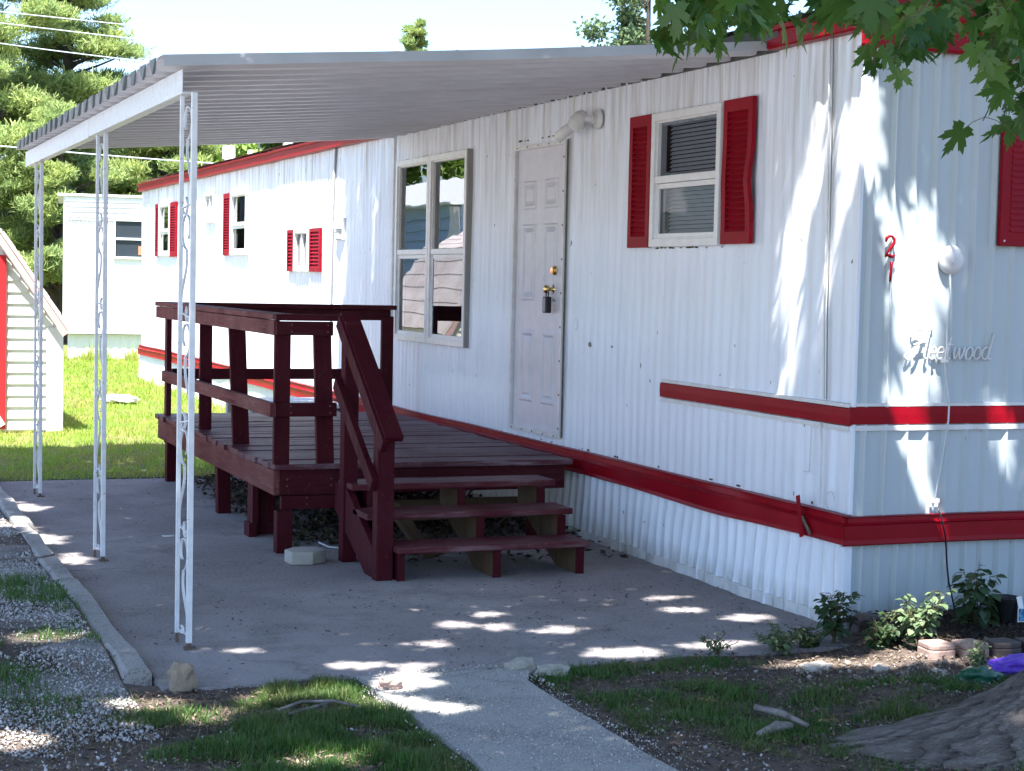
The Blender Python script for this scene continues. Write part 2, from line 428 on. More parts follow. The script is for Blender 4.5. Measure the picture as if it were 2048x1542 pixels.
for j in range(n+1):
    y = lerp(-.30, -5.2, j/n); row = []
    for i in range(9):
        s = i/8; xl = -2.555 + edge_wob(y, 2.2, .035, 7) - .02*(j/n); xr = -1.93 + edge_wob(y, 2.0, .04, 17) - .02*j/n + .12*math.exp(-((y+.36)/.16)**2)
        x = lerp(xl, xr, s); row.append((x, y, .010 + .006*nz(x*3, y*3) - (.015 if j == 0 else 0)))
    rows.append(row)
b.grid(rows)
for side in (0, -1):
    e = [r[side] for r in rows]; b.grid([[(p[0], p[1], p[2]-.14) for p in e], e] if side else [e, [(p[0], p[1], p[2]-.14) for p in e]])
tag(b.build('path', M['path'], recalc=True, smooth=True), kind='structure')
# retaining kerb along the gravel
def kerb(y0, y1, seed, dx=0.0):
    b = MB(); rows = []; n = 26
    for j in range(n+1):
        y = lerp(y0, y1, j/n); o = .010*nz(y*2, seed) + dx; h = .040 + .020*smooth01(.2, 2, y) + .014*nz(y*3, seed+4)
        rows.append([(-3.475+o, y, -.06), (-3.47+o, y, h-.012), (-3.455+o, y, h), (-3.375+o, y, h+.002), (-3.362+o, y, h-.014), (-3.358+o, y, -.06)])
    b.grid(rows)
    for e in (rows[0], rows[-1]):
        n0 = len(b.v); b.v += e; b.f.append(tuple(range(n0, n0+6)))
    return tag(b.build('kerb', M['kerb'], bevel=0), kind='structure')
kerb(-.13, 1.93, 1); kerb(1.96, 4.0, 5, -.012); kerb(4.03, 6.9, 9, .01)
b = MB(); b.grid([[(x, y, gh(x, y)+.003-.05*(1-smooth01(-.95,-.55,y+.25*nz(x*3,y*3,5)))-.012*smooth01(.05,.3,nz(x*2.2,y*2.2,15))) for x in [-5.6+i*.085 for i in range(25)]+[-3.482]] for y in [-.95+.06*nz(j, 4)*0+i*.085 for i in range(95)]]); tag(b.build('gravel_bed', M['gravel_bed'], smooth=True), kind='structure')
b = MB(); b.grid([[(x, y, .02) for x in (-40,-25,-15,-9,-5.62)] for y in (-25,-10,0,8,16,20)]); tag(b.build('bounce_sheet', M['drive']), kind='structure')  # added unseen pale sheet, bounces sunlight onto the side wall and canopy underside
# lawn ground behind the patio
tag(flat_grid('lawn_ground', -14, 12, 6.95, 60, 40, 60, lambda x, y: -.012+.02*nz(x*.4, y*.4)*smooth01(6.9, 8, y), M['lawn_soil']))

# ------------------------------------------------------------------ the home
home = thing('mobile_home', 'long white corrugated metal mobile home with red trim bands and red shutters, house number 21', 'mobile home', (0, 0, 0))
ZR = 2.86
PER = .1
def vrib(u, per):
    t = (u/per) % 1.0
    return smooth01(.30, .42, t)*smooth01(.72, .60, t)
def rib(u, per=PER):
    t = (u/per) % 1.0
    return .5+.5*math.cos(2*math.pi*t)
def dent(y, z):
    return .010*nz(y*.9, z*.7, 2) + .006*nz(y*2.3, z*1.4, 8)
def amp(y):
    a = .0165 if y > 8.85 else (.013 if y > 7.2 else .0155)
    return a*(1 - .62*smooth01(2.9, 1.9, y))
def side_x(y, z):
    a = amp(y); d = dent(y, z)
    if 7.2 < y < 8.9: d += .012*nz(y*3.3+z*.8, z*.25, 4); a *= .45+.55*smooth01(.45, -.1, nz(y*1.3, z*.3, 44))
    if y < 2.9: d += .005*nz(y*4.5, z*.35, 6)
    return -(a*rib(y) + d)
openings = [(1.34,2.15,1.87,2.61), (5.32,6.15,1.14,2.60), (6.19,7.01,1.14,2.60), (17.22,17.98,1.89,2.60), (14.36,14.84,2.29,2.63), (12.57,13.36,1.88,2.59), (9.87,10.39,1.70,2.09), (3.50,4.36,.62,2.56)]
def breaks(a, b, step, extra):
    n = int(round((b-a)/step)); s = set(round(a+(b-a)*i/n, 4) for i in range(n+1))
    for e in extra:
        if a < e < b: s = {v for v in s if abs(v-e) > step*.35} | {e}
    return sorted(s)
def side_panel(y0, y1, z0, z1):
    Y = breaks(y0, y1, .0125 if y1 <= 9 else .0125, [v for o in openings for v in o[:2]])
    Z = breaks(z0, z1, .13, [v for o in openings for v in o[2:]])
    def skip(i, j):
        zc = (Z[i]+Z[i+1])/2; yc = (Y[j]+Y[j+1])/2
        return any(o[0] < yc < o[1] and o[2] < zc < o[3] for o in openings)
    b = MB(); b.grid([[(side_x(y, z), y, z) for y in Y] for z in Z], skip)
    return b
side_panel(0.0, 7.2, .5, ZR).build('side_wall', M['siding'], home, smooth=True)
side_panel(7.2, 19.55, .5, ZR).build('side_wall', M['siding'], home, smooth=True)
# end wall facing the camera, facing -Y: y = -(depth)
def rib_list(a, b_, per, ts):
    out = [a]; k = 0
    while k*per < b_:
        for t_ in ts:
            x = (k+t_)*per
            if a < x < b_: out.append(round(x, 5))
        k += 1
    return sorted(set(out+[b_]))
def end_y(x, z):
    t = (x/.118) % 1.0; r = min(1, max(0, (t-.30)/.18)) if t < .55 else max(0, 1-(t-.55)/.05)
    return -(.016*r + .006*nz(x*1.2, z*.8, 31) + .002*nz(x*4, z*.6, 33) + .004)
XE = rib_list(0, 3.66, .118, (0,.15,.30,.48,.5499,.601,.8)); ZE = breaks(.5, ZR+.02, .15, [])
b = MB(); b.grid([[(x, end_y(x, z), z) for x in XE] for z in ZE]); b.build('end_wall', M['siding_end_shaded'], home)
# far end, back wall, interior, roof
b = MB(); b.box(.05, 3.66, 19.53, 19.56, .0, ZR); b.box(3.63, 3.66, .02, 19.53, .0, ZR+.02); b.build('back_wall', M['siding_far'], home)
b = MB(); b.box(.9, .93, .3, 19.4, .5, 2.8); b.box(.03, .9, .3, 19.4, .45, .5); b.box(.03, .9, .3, 19.4, 2.78, 2.82)
for y in (.4, 2.6, 4.8, 7.6, 11.5, 14.0, 16.2, 19.2): b.box(.05, .9, y, y+.03, .5, 2.78)
b.build('interior', M['dark'], home)
# skirting, wavy and loose at the foot
def skirt_x(y, z):
    t = 1-z/.42
    sh = .055*nz(y*.9, 3)*t + .03*nz(y*2.6, z*3, 5) + .02*nz(y*.5, 8)
    return -(.022 + .020*vrib(y+sh, .105) + .04*t*(0.6+.6*nz(y*.7, 1))*smooth01(0, .5, y) + .018*nz(y*1.6, z*2.5, 12)*smooth01(0, .5, y))
Y = breaks(0, 19.55, .0088, []); Z = [0.0, .06, .12, .18, .24, .3, .36, .42]
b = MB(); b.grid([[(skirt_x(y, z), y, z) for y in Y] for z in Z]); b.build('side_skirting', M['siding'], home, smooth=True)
def eskirt(x, z):
    t = (x/.1) % 1.0; r = min(1, max(0, (t-.38)/.17)) if t < .62 else max(0, 1-(t-.62)/.06)
    return -(.004 + .024*r + .004*nz(x*2, z*3, 61))
X = rib_list(0, 3.66, .1, (0,.2,.38,.55,.6199,.681,.85)); b = MB(); b.grid([[(x, eskirt(x, z), z) for x in X] for z in (-.02, .1, .2, .3, .42)]); b.build('end_skirting', M['siding_end_shaded'], home)
b = MB()
yy = [i*.15 for i in range(131)]
b.grid([[(skirt_x(y, 0)-.012-.006*nz(y*2,4), y, z+.008*nz(y*1.3, 2)) for y in yy] for z in (-.005, .055)])
b.grid([[(skirt_x(y, 0)-.012-.006*nz(y*2,4)+o, y, .055+.008*nz(y*1.3, 2)) for y in yy] for o in (0, .03)])
b.build('base_trim', M['white_trim'], home)
# trim bands: profiles swept along the wall
def sweep(prof, us, fn):
    b = MB(); b.grid([[fn(u, d, z) for u in us] for d, z in prof]); return b
band = [(.0,.408),(.052,.408),(.056,.412),(.050,.43),(.050,.492),(.058,.497),(.036,.510),(.034,.540),(.042,.547),(.0,.549)]
def bandpt(u, d, z):
    o = .010*nz(u*.8, 4)+.006*nz(u*3.2, 7); s = .012*nz(u*.55, 15) - (.018*math.exp(-((u-1.3)/.7)**2) if z < .45 else 0)
    tw = .012*nz(u*2.1, z*20, 6) if u < 3.0 else 0
    return (-(d+o*(d>0)+tw*(d>0)+.012), u, z+s)
sweep(band, [-.05]+[i*.06 for i in range(5)]+[.27+.055*i for i in range(53)]+[3.2+i*.12 for i in range(33)]+[7.18], bandpt).build('trim_band', M['red_metal'], home)
sweep(band, [7.22+i*.15 for i in range(83)], bandpt).build('trim_band', M['red_metal'], home)
sweep([(.0,.403),(.030,.403),(.036,.41),(.032,.43),(.030,.50),(.036,.506),(.024,.515),(.022,.536),(.03,.541),(.0,.543)], [-.066]+[-.03+i*.1 for i in range(38)],
      lambda u, d, z: (u, -(d+.016+.003*nz(u*2, 3)), z+.004*nz(u, 5))).build('trim_band', M['red_metal'], home)
# torn strip and dark tear on the band near the corner
b = MB(); b.bar((-.075,.36,.60), (-.082,.30,.40), .035, .003, (1,0,0)); b.build('bent_strip', M['red_metal'], home)
b = MB(); b.bar((-.078,.31,.50), (-.074,.235,.425), .022, .002, (1,0,0)); b.build('tear', M['dirt_line'], home)
def stripe(y0, y1):
    b = MB(); b.grid([[(-(d+.015+.003*nz(u*2,9)), u, z) for u in [lerp(y0-.008,y1,i/20) for i in range(21)]] for d, z in ((0,.978),(.018,.98),(.020,1.02),(.018,1.06),(0,1.062))])
    b.box(-.033,0,y1-.004,y1,.98,1.06); return b
stripe(-.02, 2.0).build('stripe', M['red_metal'], home)
b = MB(); b.grid([[(u, -(d+.012), z) for u in [-.034]+[i*.2 for i in range(-0,19)]] for d, z in ((0,.984),(.012,.986),(.013,1.03),(.012,1.068),(0,1.07))]); b.build('stripe', M['red_metal'], home)
b = MB()
b.box(-.026, 0, 0, 2.0, 1.064, 1.082); b.box(-.026, 0, 0.0, 2.0, .952, .974); b.box(-.002, 3.6, -.024, -.004, 1.072, 1.088); b.box(-.002, 3.6, -.024, -.004, .955, .98)
b.split('stripe_trim', M['white_trim'], home)
# corner and seam trims
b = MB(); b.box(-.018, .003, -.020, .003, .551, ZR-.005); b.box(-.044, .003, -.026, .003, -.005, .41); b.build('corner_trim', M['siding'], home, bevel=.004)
b = MB(); b.box(-.028, 0, 7.165, 7.215, .555, 2.83); b.build('corner_trim', M['white_trim'], home, bevel=.003)
b = MB(); b.tube([(-.02,.287,2.86),(-.024,.262,2.4),(-.022,.256,1.9),(-.026,.25,1.5),(-.022,.235,1.09)], .006, 5); b.tube([(-.034,.235,.97),(-.022,.238,.88),(-.018,.24,.57)], .006, 5)
b.tube([(-.024,.335,.95),(-.022,.345,.72),(-.022,.40,.715)], .004, 5)
b.split('seam_bead', M['white_trim'], home)
b = MB(); b.tube([(-.012,.268,2.86),(-.016,.245,2.4),(-.014,.24,1.9),(-.016,.235,1.5),(-.014,.22,1.09)], .0035, 5)
b.tube([(-.022,8.97,2.87),(-.022,9.03,2.0),(-.022,9.08,.56)], .008, 5); b.split('seam_line', mat('seam_shadow_gap', (.22,.22,.22), .8), home)
b = MB(); b.tube([(-.02,8.99,2.87),(-.022,9.05,2.35)], .014, 5); b.tube([(-.02,18.9,2.87),(-.022,18.95,2.3)], .014, 5); b.split('conduit', M['white_trim'], home)
# roof: fascia, bowed sheet
fas = [(.0,2.850),(.064,2.850),(.072,2.858),(.068,2.93),(.085,2.936),(.088,2.958),(.0,2.972)]
def fpt(u, d, z): return (-(d+.012+.006*nz(u*1.5,4)*(d>0)), u, z+.005*nz(u*1.8, 8)+.004*nz(u*7, 2))
sweep(fas, [-.05+i*.06 for i in range(15)], fpt).build('fascia', M['red_metal'], home)
sweep(fas, [7.2+i*.13 for i in range(96)], fpt).build('fascia', M['red_metal'], home)
sweep([(.0,2.775),(.040,2.775),(.046,2.785),(.044,2.87),(.075,2.885),(.080,2.95),(.105,2.96),(.105,2.985),(.0,3.0)], [-.06+i*.15 for i in range(26)],
      lambda u, d, z: (u, -(d+.012), z + .10*math.sin(math.pi*min(1,max(0,u/3.66)))*(z>2.88) )).build('fascia', M['red_metal'], home)
b = MB(); rows = []
for j in range(50):
    y = lerp(-.10, 19.6, j/49); rows.append([(x, y, 2.99+.25*math.sin(math.pi*(x+.08)/3.82)+.006*nz(x, y*2)) for x in [lerp(-.085, 3.74, i/12) for i in range(13)]])
b.grid(rows); b.build('roof', M['roof_white'], home, smooth=True)
b = MB(); b.grid([[(-.07+.05*nz(y*3,1)*0 - o, y, 2.93+z+.012*nz(y*4, 3)) for y in [.68+i*.1 for i in range(14)]] for o, z in ((0.01,-.045),(.015,.03),(-.1,.06),(-.4,.09))]); b.build('roof_patch', M['dark_metal'], home)
def vent(x, y, z, r, h, cap):
    b = MB()
    if cap: b.lathe((x,y,z-.05), (0,0,1), [(0,r*.8),(h*.25,r*.8),(h*.27,r*1.5),(h*.36,r*1.5),(h*.38,r*.9),(h*.5,r*.9),(h*.52,r*1.35),(h*.97,r*1.3),(h,r*1.1),(h,0)], 18)
    else: b.lathe((x,y,z-.05), (0,0,1), [(0,r),(h,r),(h,r*.7),(h-.05,r*.7)], 14)
    b.build('roof_vent', M['white_trim'], home, smooth=False)
vent(1.2, 19.09, 3.22, .072, .40, True); vent(1.3, 18.1, 3.23, .042, .27, False); vent(1.3, 15.75, 3.23, .085, .22, True)

# windows -------------------------------------------------------------
def frame_box(b, y0, y1, z0, z1, w, x0, x1):
    b.box(x0, x1, y0, y0+w, z0, z1); b.box(x0, x1, y1-w, y1, z0, z1)
    b.box(x0, x1, y0+w, y1-w, z0, z0+w); b.box(x0, x1, y0+w, y1-w, z1-w, z1)
def pane_q(win, x, y0, y1, z0, z1, m_):
    e = .011 if 5 < y0 < 6 and z0 < 1.5 else 0
    b = MB(); b.quad((x+e,y0,z0),(x+e,y0,z1),(x-e,y1,z1),(x-e,y1,z0)); b.build('pane', m_, win, recalc=False)
def window(y0, y1, z0, z1, zm, parent=None, gl='glass', gl2=None, fw_=.045, blind=True, tilt=0):
    b = MB(); frame_box(b, y0, y1, z0, z1, fw_, -.052, .03)
    frame_box(b, y0+fw_*.7, y1-fw_*.7, z0+fw_*.7, z1-fw_*.7, fw_*.55, -.036, .026)
    win = b.build('window', M['white_frame'], home, bevel=.003)
    if zm:
        b = MB(); b.box(-.044, .0, y0+fw_, y1-fw_, zm-.028, zm+.014); 
        frame_box(b, y0+fw_*1.05, y1-fw_*1.05, z0+fw_*1.05, zm-.030, .030, -.030, -.008); b.build('sash', M['white_frame'], win, bevel=.002)
        i = fw_*1.2
        pane_q(win, -.012, y0+i, y1-i, zm+.014, z1-i, M[gl])
        i2 = fw_*1.05+.028; pane_q(win, -.018, y0+i2, y1-i2, z0+i2, zm-.055, M[gl2 or gl])
    else:
        ym = (y0+y1)/2; b = MB(); b.box(-.04, 0, ym-.02, ym+.02, z0+fw_, z1-fw_); b.build('sash', M['white_frame'], win, bevel=.002)
        i = fw_*1.1; pane_q(win, -.014, y0+i, y1-i, z0+i, z1-i, M[gl])
    if blind:
        b = MB(); z = z1-.07; k = 0
        while z > z0+.06:
            b.hexa([(.050,y0+.05,z),(.066,y0+.05,z+.019),(.066,y1-.05,z+.019),(.050,y1-.05,z),(.050,y0+.05,z+.002),(.066,y0+.05,z+.021),(.066,y1-.05,z+.021),(.050,y1-.05,z+.002)]); z -= .024
        b.build('blind', M['blind'], win)
    return win
M['blind'] = mat('blind_slats', (.75,.76,.80), .6)
M['curtain'] = mat('curtain_cloth', (.10,.16,.28), .8)
w1 = window(1.32, 2.165, 1.853, 2.63, 2.25, gl='screen', gl2='screen')
window(5.30, 6.165, 1.12, 2.62, 1.86, blind=False); window(6.175, 7.03, 1.12, 2.62, 1.86, blind=False)
window(17.20, 18.0, 1.87, 2.615, 2.24, blind=False); window(12.55, 13.38, 1.86, 2.60, 2.23, blind=False, gl2='screen')
window(14.34, 14.86, 2.27, 2.645, None, blind=False, fw_=.035); window(9.85, 10.41, 1.68, 2.11, None, blind=False, fw_=.04)
b = MB()
for (y0,y1,z0,z1) in ((17.25,17.95,1.9,2.58),(12.6,13.33,2.25,2.57),(9.9,10.15,1.72,2.06)):
    b.grid([[(.055+.012*math.sin(y*60), y, z) for y in [lerp(y0,y1,i/50) for i in range(51)]] for z in (z0,z1)])
b.split('curtain', M['curtain'], home, smooth=True)
# grime lines above the window heads and door head
def grime(parent, y0, y1, z, seed, dens=40):
    b = MB(); r = random.Random(seed)
    for _ in range(int((y1-y0)*dens)):
        y = r.uniform(y0, y1); l = r.uniform(.004, .03); x = side_x(y, z)-.004
        b.box(x-.003, x+.004, y, y+l, z-.002+r.uniform(-.003,.002), z+r.uniform(.002,.009))
    b.split('grime', M['dirt_line'], parent)
grime(home, 1.32, 2.16, 2.632, 1); grime(home, 1.32, 2.16, 1.846, 2, 20); grime(home, 5.3, 7.03, 2.622, 3, 26); grime(home, 3.45, 4.4, 2.612, 4, 22); grime(home, .3, 4.0, .560, 5, 3)
b = MB(); b.box(-.05,.0,5.275,5.30,1.12,2.62); b.build('gap_strip', mat('bare_grey_strip', (.26,.25,.23), .7), home)
# shutters
def shutter(y0, y1, z0, z1, n, bend=0.0, m='red_shutter'):
    b = MB(); w_ = min(.045, (y1-y0)*.16)
    t0, t1 = -.044, -.020
    segs = 14
    def off(z):
        t = (z-z0)/(z1-z0); return bend*math.exp(-((t-.46)/.12)**2), -bend*.9*math.exp(-((t-.42)/.16)**2)
    for (a, c) in ((y0, y0+w_), (y1-w_, y1)):
        rows = []
        for k in range(segs+1):
            z = lerp(z0, z1, k/segs); oy, ox = off(z); sgn = 1 if a == y0 else .25
            rows.append([(t1+ox*sgn, a+oy*sgn, z), (t0+ox*sgn, a+oy*sgn, z), (t0+ox*sgn, c+oy*sgn, z), (t1+ox*sgn, c+oy*sgn, z), (t1+ox*sgn, a+oy*sgn, z)])
        b.grid(rows)
    hh = (z1-z0)*.085
    b.box(t0, t1, y0+w_, y1-w_, z0, z0+hh); b.box(t0, t1, y0+w_, y1-w_, z1-hh, z1)
    b.box(t0, t1, y0, y0+w_, z1-.002, z1); b.box(t0, t1, y1-w_, y1, z1-.002, z1)
    b.box(-.024, -.018, y0+w_, y1-w_, z0+hh, z1-hh)
    for k in range(n):
        z = lerp(z0+hh, z1-hh, (k+.5)/n); p = (z1-z0-2*hh)/n; oy, ox = off(z)
        b.hexa([(-.044+ox*.5,y0+w_+oy,z-p*.42),(-.038+ox*.5,y0+w_+oy,z-p*.45),(-.038,y1-w_,z-p*.45),(-.044,y1-w_,z-p*.42),
                (-.026,y0+w_+oy,z+p*.42),(-.020,y0+w_+oy,z+p*.38),(-.020,y1-w_,z+p*.38),(-.026,y1-w_,z+p*.42)])
    return b.build('shutter', M[m], home)
shutter(2.19, 2.475, 1.85, 2.635, 21); shutter(.985, 1.30, 1.86, 2.635, 21, .014)
shutter(18.02, 18.30, 1.87, 2.62, 18); shutter(16.76, 17.17, 1.86, 2.61, 18); shutter(13.41, 13.78, 1.86, 2.60, 20)
shutter(10.43, 10.70, 1.68, 2.11, 10); shutter(9.42, 9.82, 1.68, 2.11, 10)
# shutter on the end wall (faces -Y)
b = MB(); b.box(.775, 1.15, -.05, -.025, 1.86, 2.46); 
for k in range(16):
    z = 1.93+k*.03; b.hexa([(.83,-.056,z),(1.10,-.056,z),(1.10,-.05,z),(.83,-.05,z),(.83,-.052,z+.022),(1.10,-.052,z+.022),(1.10,-.049,z+.024),(.83,-.049,z+.024)])
b.build('shutter', M['red_shutter'], home, bevel=.002)
b = MB(); b.lathe((.80,-.05,1.885), (0,-1,0), [(0,.006),(.003,.005),(.003,0)], 8); b.split('screw', M['white_frame'], home)
# door ----------------------------------------------------------------
DY0, DY1, DZ0, DZ1 = 3.51, 4.355, .615, 2.545
b = MB(); frame_box(b, 3.474, 4.388, .59, 2.575, .030, -.034, .02); fr = b.build('door_frame', M['white_trim'], home, bevel=.002)
b = MB()
for k in range(9): b.lathe((-.034, 3.489, .66+k*.225), (-1,0,0), [(0,.008),(.003,.007),(.003,0)], 7)
for k in range(5): b.lathe((-.034, 3.56+k*.19, 2.562), (-1,0,0), [(0,.007),(.003,.006),(.003,0)], 7); b.lathe((-.034, 3.56+k*.19, .604), (-1,0,0), [(0,.007),(.003,.006),(.003,0)], 7)
b.split('screw', M['screw'], fr)
b = MB(); b.box(-.020, -.012, 3.463, 3.474, .60, 2.575); b.box(-.020,-.012,4.388,4.396,.6,2.57); b.split('gap_line', M['dirt_line'], fr)
def panel_ring(b, y0, y1, z0, z1, x):
    def ring(i, d): return [(x-d, y0+i, z0+i), (x-d, y1-i, z0+i), (x-d, y1-i, z1-i), (x-d, y0+i, z1-i)]
    R = [ring(0, 0), ring(.012, .007), ring(.026, .007), ring(.044, -.006), ring(.06, .004)]
    n = len(b.v)
    for r_ in R: b.v += r_
    for k in range(len(R)-1):
        for i in range(4): b.f.append((n+k*4+i, n+k*4+(i+1)%4, n+(k+1)*4+(i+1)%4, n+(k+1)*4+i))
    e = n+(len(R)-1)*4; b.f.append((e, e+1, e+2, e+3))
dm = MB(); 
PY = [(3.62, 3.86), (4.00, 4.24)]; PZ = [(.80, 1.30), (1.50, 2.03), (2.13, 2.33)]
Ys = [DY0]+[v for p in PY for v in p]+[DY1]; Zs = [DZ0]+[v for p in PZ for v in p]+[DZ1]
dx = -.010
rows = [[(dx, y, z) for y in Ys] for z in Zs]
dm.grid(rows, lambda i, j: i in (1,3,5) and j in (1,3))
for a, c in PY:
    for e, g in PZ: panel_ring(dm, a, c, e, g, dx)
door = dm.build('door', M['door'], home, recalc=False)
b = MB(); b.lathe((-.010,3.642,1.711), (-1,0,0), [(0,.034),(.008,.033),(.022,.024),(.030,.022),(.031,0)], 20); b.build('deadbolt', M['brass'], door, smooth=False)
b = MB(); b.lathe((-.010,3.66,1.585), (-1,0,0), [(0,.032),(.006,.031),(.010,.014),(.035,.012),(.042,.024),(.060,.029),(.072,.024),(.076,.012),(.077,0)], 20); b.build('doorknob', M['brass'], door, smooth=True)
# stains and scars beside the door
b = MB()
for (y, z, r_) in ((3.06, 1.24, .018), (3.05,1.235,.012), (2.70,1.24,.008)):
    x = side_x(y, z)-.006; b.lathe((x,y,z), (-1,0,0), [(-.004,r_),(.002,r_*.9),(.002,0)], 7)
b.split('hole', mat('dull_patch', (.22,.22,.19), .8), home)
# house number
def num_pts(pts, x0, z0, s): return [(x0+p[0]*s, -.030, z0+p[1]*s) for p in pts]
two = [(.02,.72),(.05,.88),(.18,.98),(.36,.97),(.46,.84),(.44,.66),(.30,.46),(.12,.24),(.02,.06),(.14,.12),(.28,.08),(.42,.04),(.52,.14)]
one = [(.30,1.0),(.30,.66),(.27,.33),(.24,0)]
b = MB(); b.tube(num_pts(two, .128, 1.786, .105), [.005,.008,.007,.006,.008,.009,.008,.006,.006,.008,.009,.007,.004], 7); b.build('house_number', M['red_metal'], home, smooth=True)
b = MB(); b.tube(num_pts(one, .137, 1.672, .095), [.008,.006,.007,.005], 7); b.build('house_number', M['red_metal'], home, smooth=True)
# script emblem, one raised cast word
def sm(pts, n=6):
    out = []; P = [Vector((*p, 0)) for p in pts]; P = [P[0]]+P+[P[-1]]
    for i in range(1, len(P)-2):
        for k in range(n):
            t = k/n; out.append(.5*((2*P[i])+(-P[i-1]+P[i+1])*t+(2*P[i-1]-5*P[i]+4*P[i+1]-P[i+2])*t*t+(-P[i-1]+3*P[i]-3*P[i+1]+P[i+2])*t**3))
    out.append(P[-2]); return [(p.x, p.y) for p in out]
strokes = []
strokes.append([(-.25,1.30),(-.30,1.55),(-.05,1.78),(.35,1.74),(.75,1.66),(1.15,1.84)])
strokes.append([(.50,1.68),(.42,1.15),(.34,.6),(.20,.15),(-.15,-.02),(-.42,.14),(-.32,.40)])
strokes.append([(.05,.86),(.40,.95),(.80,1.04)])
def arc(cx, cz, rx, rz, a0, a1, n=9): return [(cx+rx*math.cos(math.radians(lerp(a0,a1,i/n))), cz+rz*math.sin(math.radians(lerp(a0,a1,i/n)))) for i in range(n+1)]
strokes.append([(1.0,1.6),(.97,1.0),(.95,.4),(1.0,.08),(1.18,.03)])
for x in (1.50, 2.06): strokes.append([(x-.22,.38),(x,.40),(x+.22,.42)]+arc(x, .37, .23, .36, 20, 310))
strokes.append([(2.62,1.35),(2.58,.8),(2.56,.3),(2.64,.05),(2.82,.05)]); strokes.append([(2.40,.86),(2.86,.88)])
strokes.append([(3.0,.72),(3.05,.3),(3.16,.02),(3.30,.35),(3.36,.70)]); strokes.append([(3.36,.70),(3.42,.3),(3.54,.02),(3.68,.35),(3.74,.74)])
for x in (4.12, 4.72): strokes.append(arc(x, .37, .24, .36, 90, 450, 12))
strokes.append(arc(5.30, .37, .24, .36, 60, 400, 11)); strokes.append([(5.62,1.6),(5.58,1.0),(5.54,.4),(5.58,.05),(5.78,.05)])
b = MB(); k = .0815
for s_ in strokes:
    q = sm(s_); L = [(.290+(p[0]+p[1]*.20)*k, -.030, 1.300+p[1]*k) for p in q]
    b.tube(L, .0054, 6)
b.build('emblem', M['white_trim'], home, smooth=True)
# round cover, cord and clips
b = MB(); b.lathe((.513,-.012,1.784), (0,-1,0), [(0,.070),(.012,.073),(.022,.068),(.032,.045),(.036,.0)], 28); disc = b.build('round_cover', M['white_trim'], home, smooth=True)
b = MB(); b.lathe((.525,-.044,1.79), (0,-1,0), [(0,.007),(.004,0)], 8); b.split('hole', M['black'], disc)
def cordpts(P, s=0.0): return [(x, y-.0, z) for x, y, z in P]
b = MB(); b.tube([(.503,-.03,1.715),(.508,-.032,1.64),(.502,-.034,1.55),(.495,-.032,1.45),(.495,-.036,1.36),(.487,-.034,1.295),(.497,-.032,1.22),(.512,-.034,1.14),(.515,-.045,1.08),(.510,-.05,1.0),(.507,-.036,.93),(.50,-.034,.86),(.485,-.034,.76),(.472,-.032,.68),(.460,-.034,.61)], .0045, 6); b.build('cord', M['cord'], home, smooth=True)
b = MB(); b.tube([(.462,-.038,.60),(.475,-.07,.53),(.50,-.075,.44),(.53,-.045,.36),(.545,-.035,.28),(.56,-.033,.2),(.58,-.04,.12),(.60,-.05,.03)], .0045, 6); b.build('cable', M['black'], home, smooth=True)
b = MB(); b.box(.47,.503,-.045,-.02,1.285,1.30); b.box(.44,.455,-.045,-.02,.60,.62); b.box(.465,.48,-.045,-.02,.60,.62); b.box(.452,.468,-.05,-.02,.58,.605); b.split('clip', M['white_frame'], home)
b = MB(); b.tube([(.172,-.026,2.74),(.168,-.028,1.9),(.166,-.026,1.09)], .003, 5); b.tube([(.17,-.026,.95),(.165,-.026,.56)], .003, 5); b.split('wire', M['cord'], home)
b = MB(); b.tube([(-.025,.14+.035*math.cos(t), .60+.045*math.sin(t)) for t in [i*.5-1.2 for i in range(10)]], .003, 5); b.build('wire_loop', M['cord'], home)
# fault scar discs on the side wall
b = MB(); b.tube([(side_x(3.28,1.36)-.004, 3.28+.03*math.cos(t), 1.36+.035*math.sin(t)) for t in [i*.5 for i in range(14)]], .0025, 5); b.build('patch_ring', M['white_trim'], home)
# twin floodlight by the door
b = MB(); b.lathe((-.012,2.99,2.665), (-1,0,0), [(0,.062),(.01,.064),(.018,.055),(.028,.03),(.055,.028),(.055,0)], 24); lamp = b.build('porch_light', M['white_trim'], home, smooth=False)
b = MB(); b.tube([(-.05,3.0,2.665),(-.09,3.03,2.67),(-.12,3.06,2.665)], .024, 12); b.lathe((-.11,3.05,2.69), (-.35,.35,-.75), [(-.03,.02),(0,.045),(.05,.055),(.09,.052),(.09,.047),(.02,.035),(.02,0)], 20); b.build('lamp_holder', M['white_trim'], lamp, smooth=False)
b = MB(); b.lathe((-.10,3.12,2.65), (-.45,.75,-.45), [(0,.026),(.06,.030),(.075,.036),(.12,.038),(.12,.03)], 18); b.build('lamp_holder', M['white_trim'], lamp)
b = MB(); b.lathe((-.15,3.20,2.596), (-.45,.75,-.45), [(0,.026),(.03,.036),(.06,.038),(.08,.026),(.087,0)], 18); b.build('bulb', mat('frosted_bulb', (.75,.75,.70), .3), lamp, smooth=True)
b = MB(); b.lathe((-.12,3.06,2.64), (-.35,.35,-.75), [(0,.034),(.03,.04),(.05,.03),(.06,0)], 18); b.build('bulb', mat('frosted_bulb', (.75,.75,.70), .3), lamp, smooth=True)
# electric outlet box on the sunlit part
b = MB(); b.box(-.03,0,8.66,8.93,1.98,2.19); b.box(-.07,-.03,8.70,8.88,2.08,2.16); b.box(-.06,-.03,8.72,8.86,1.99,2.06); b.build('outlet_box', M['white_trim'], home, bevel=.006)

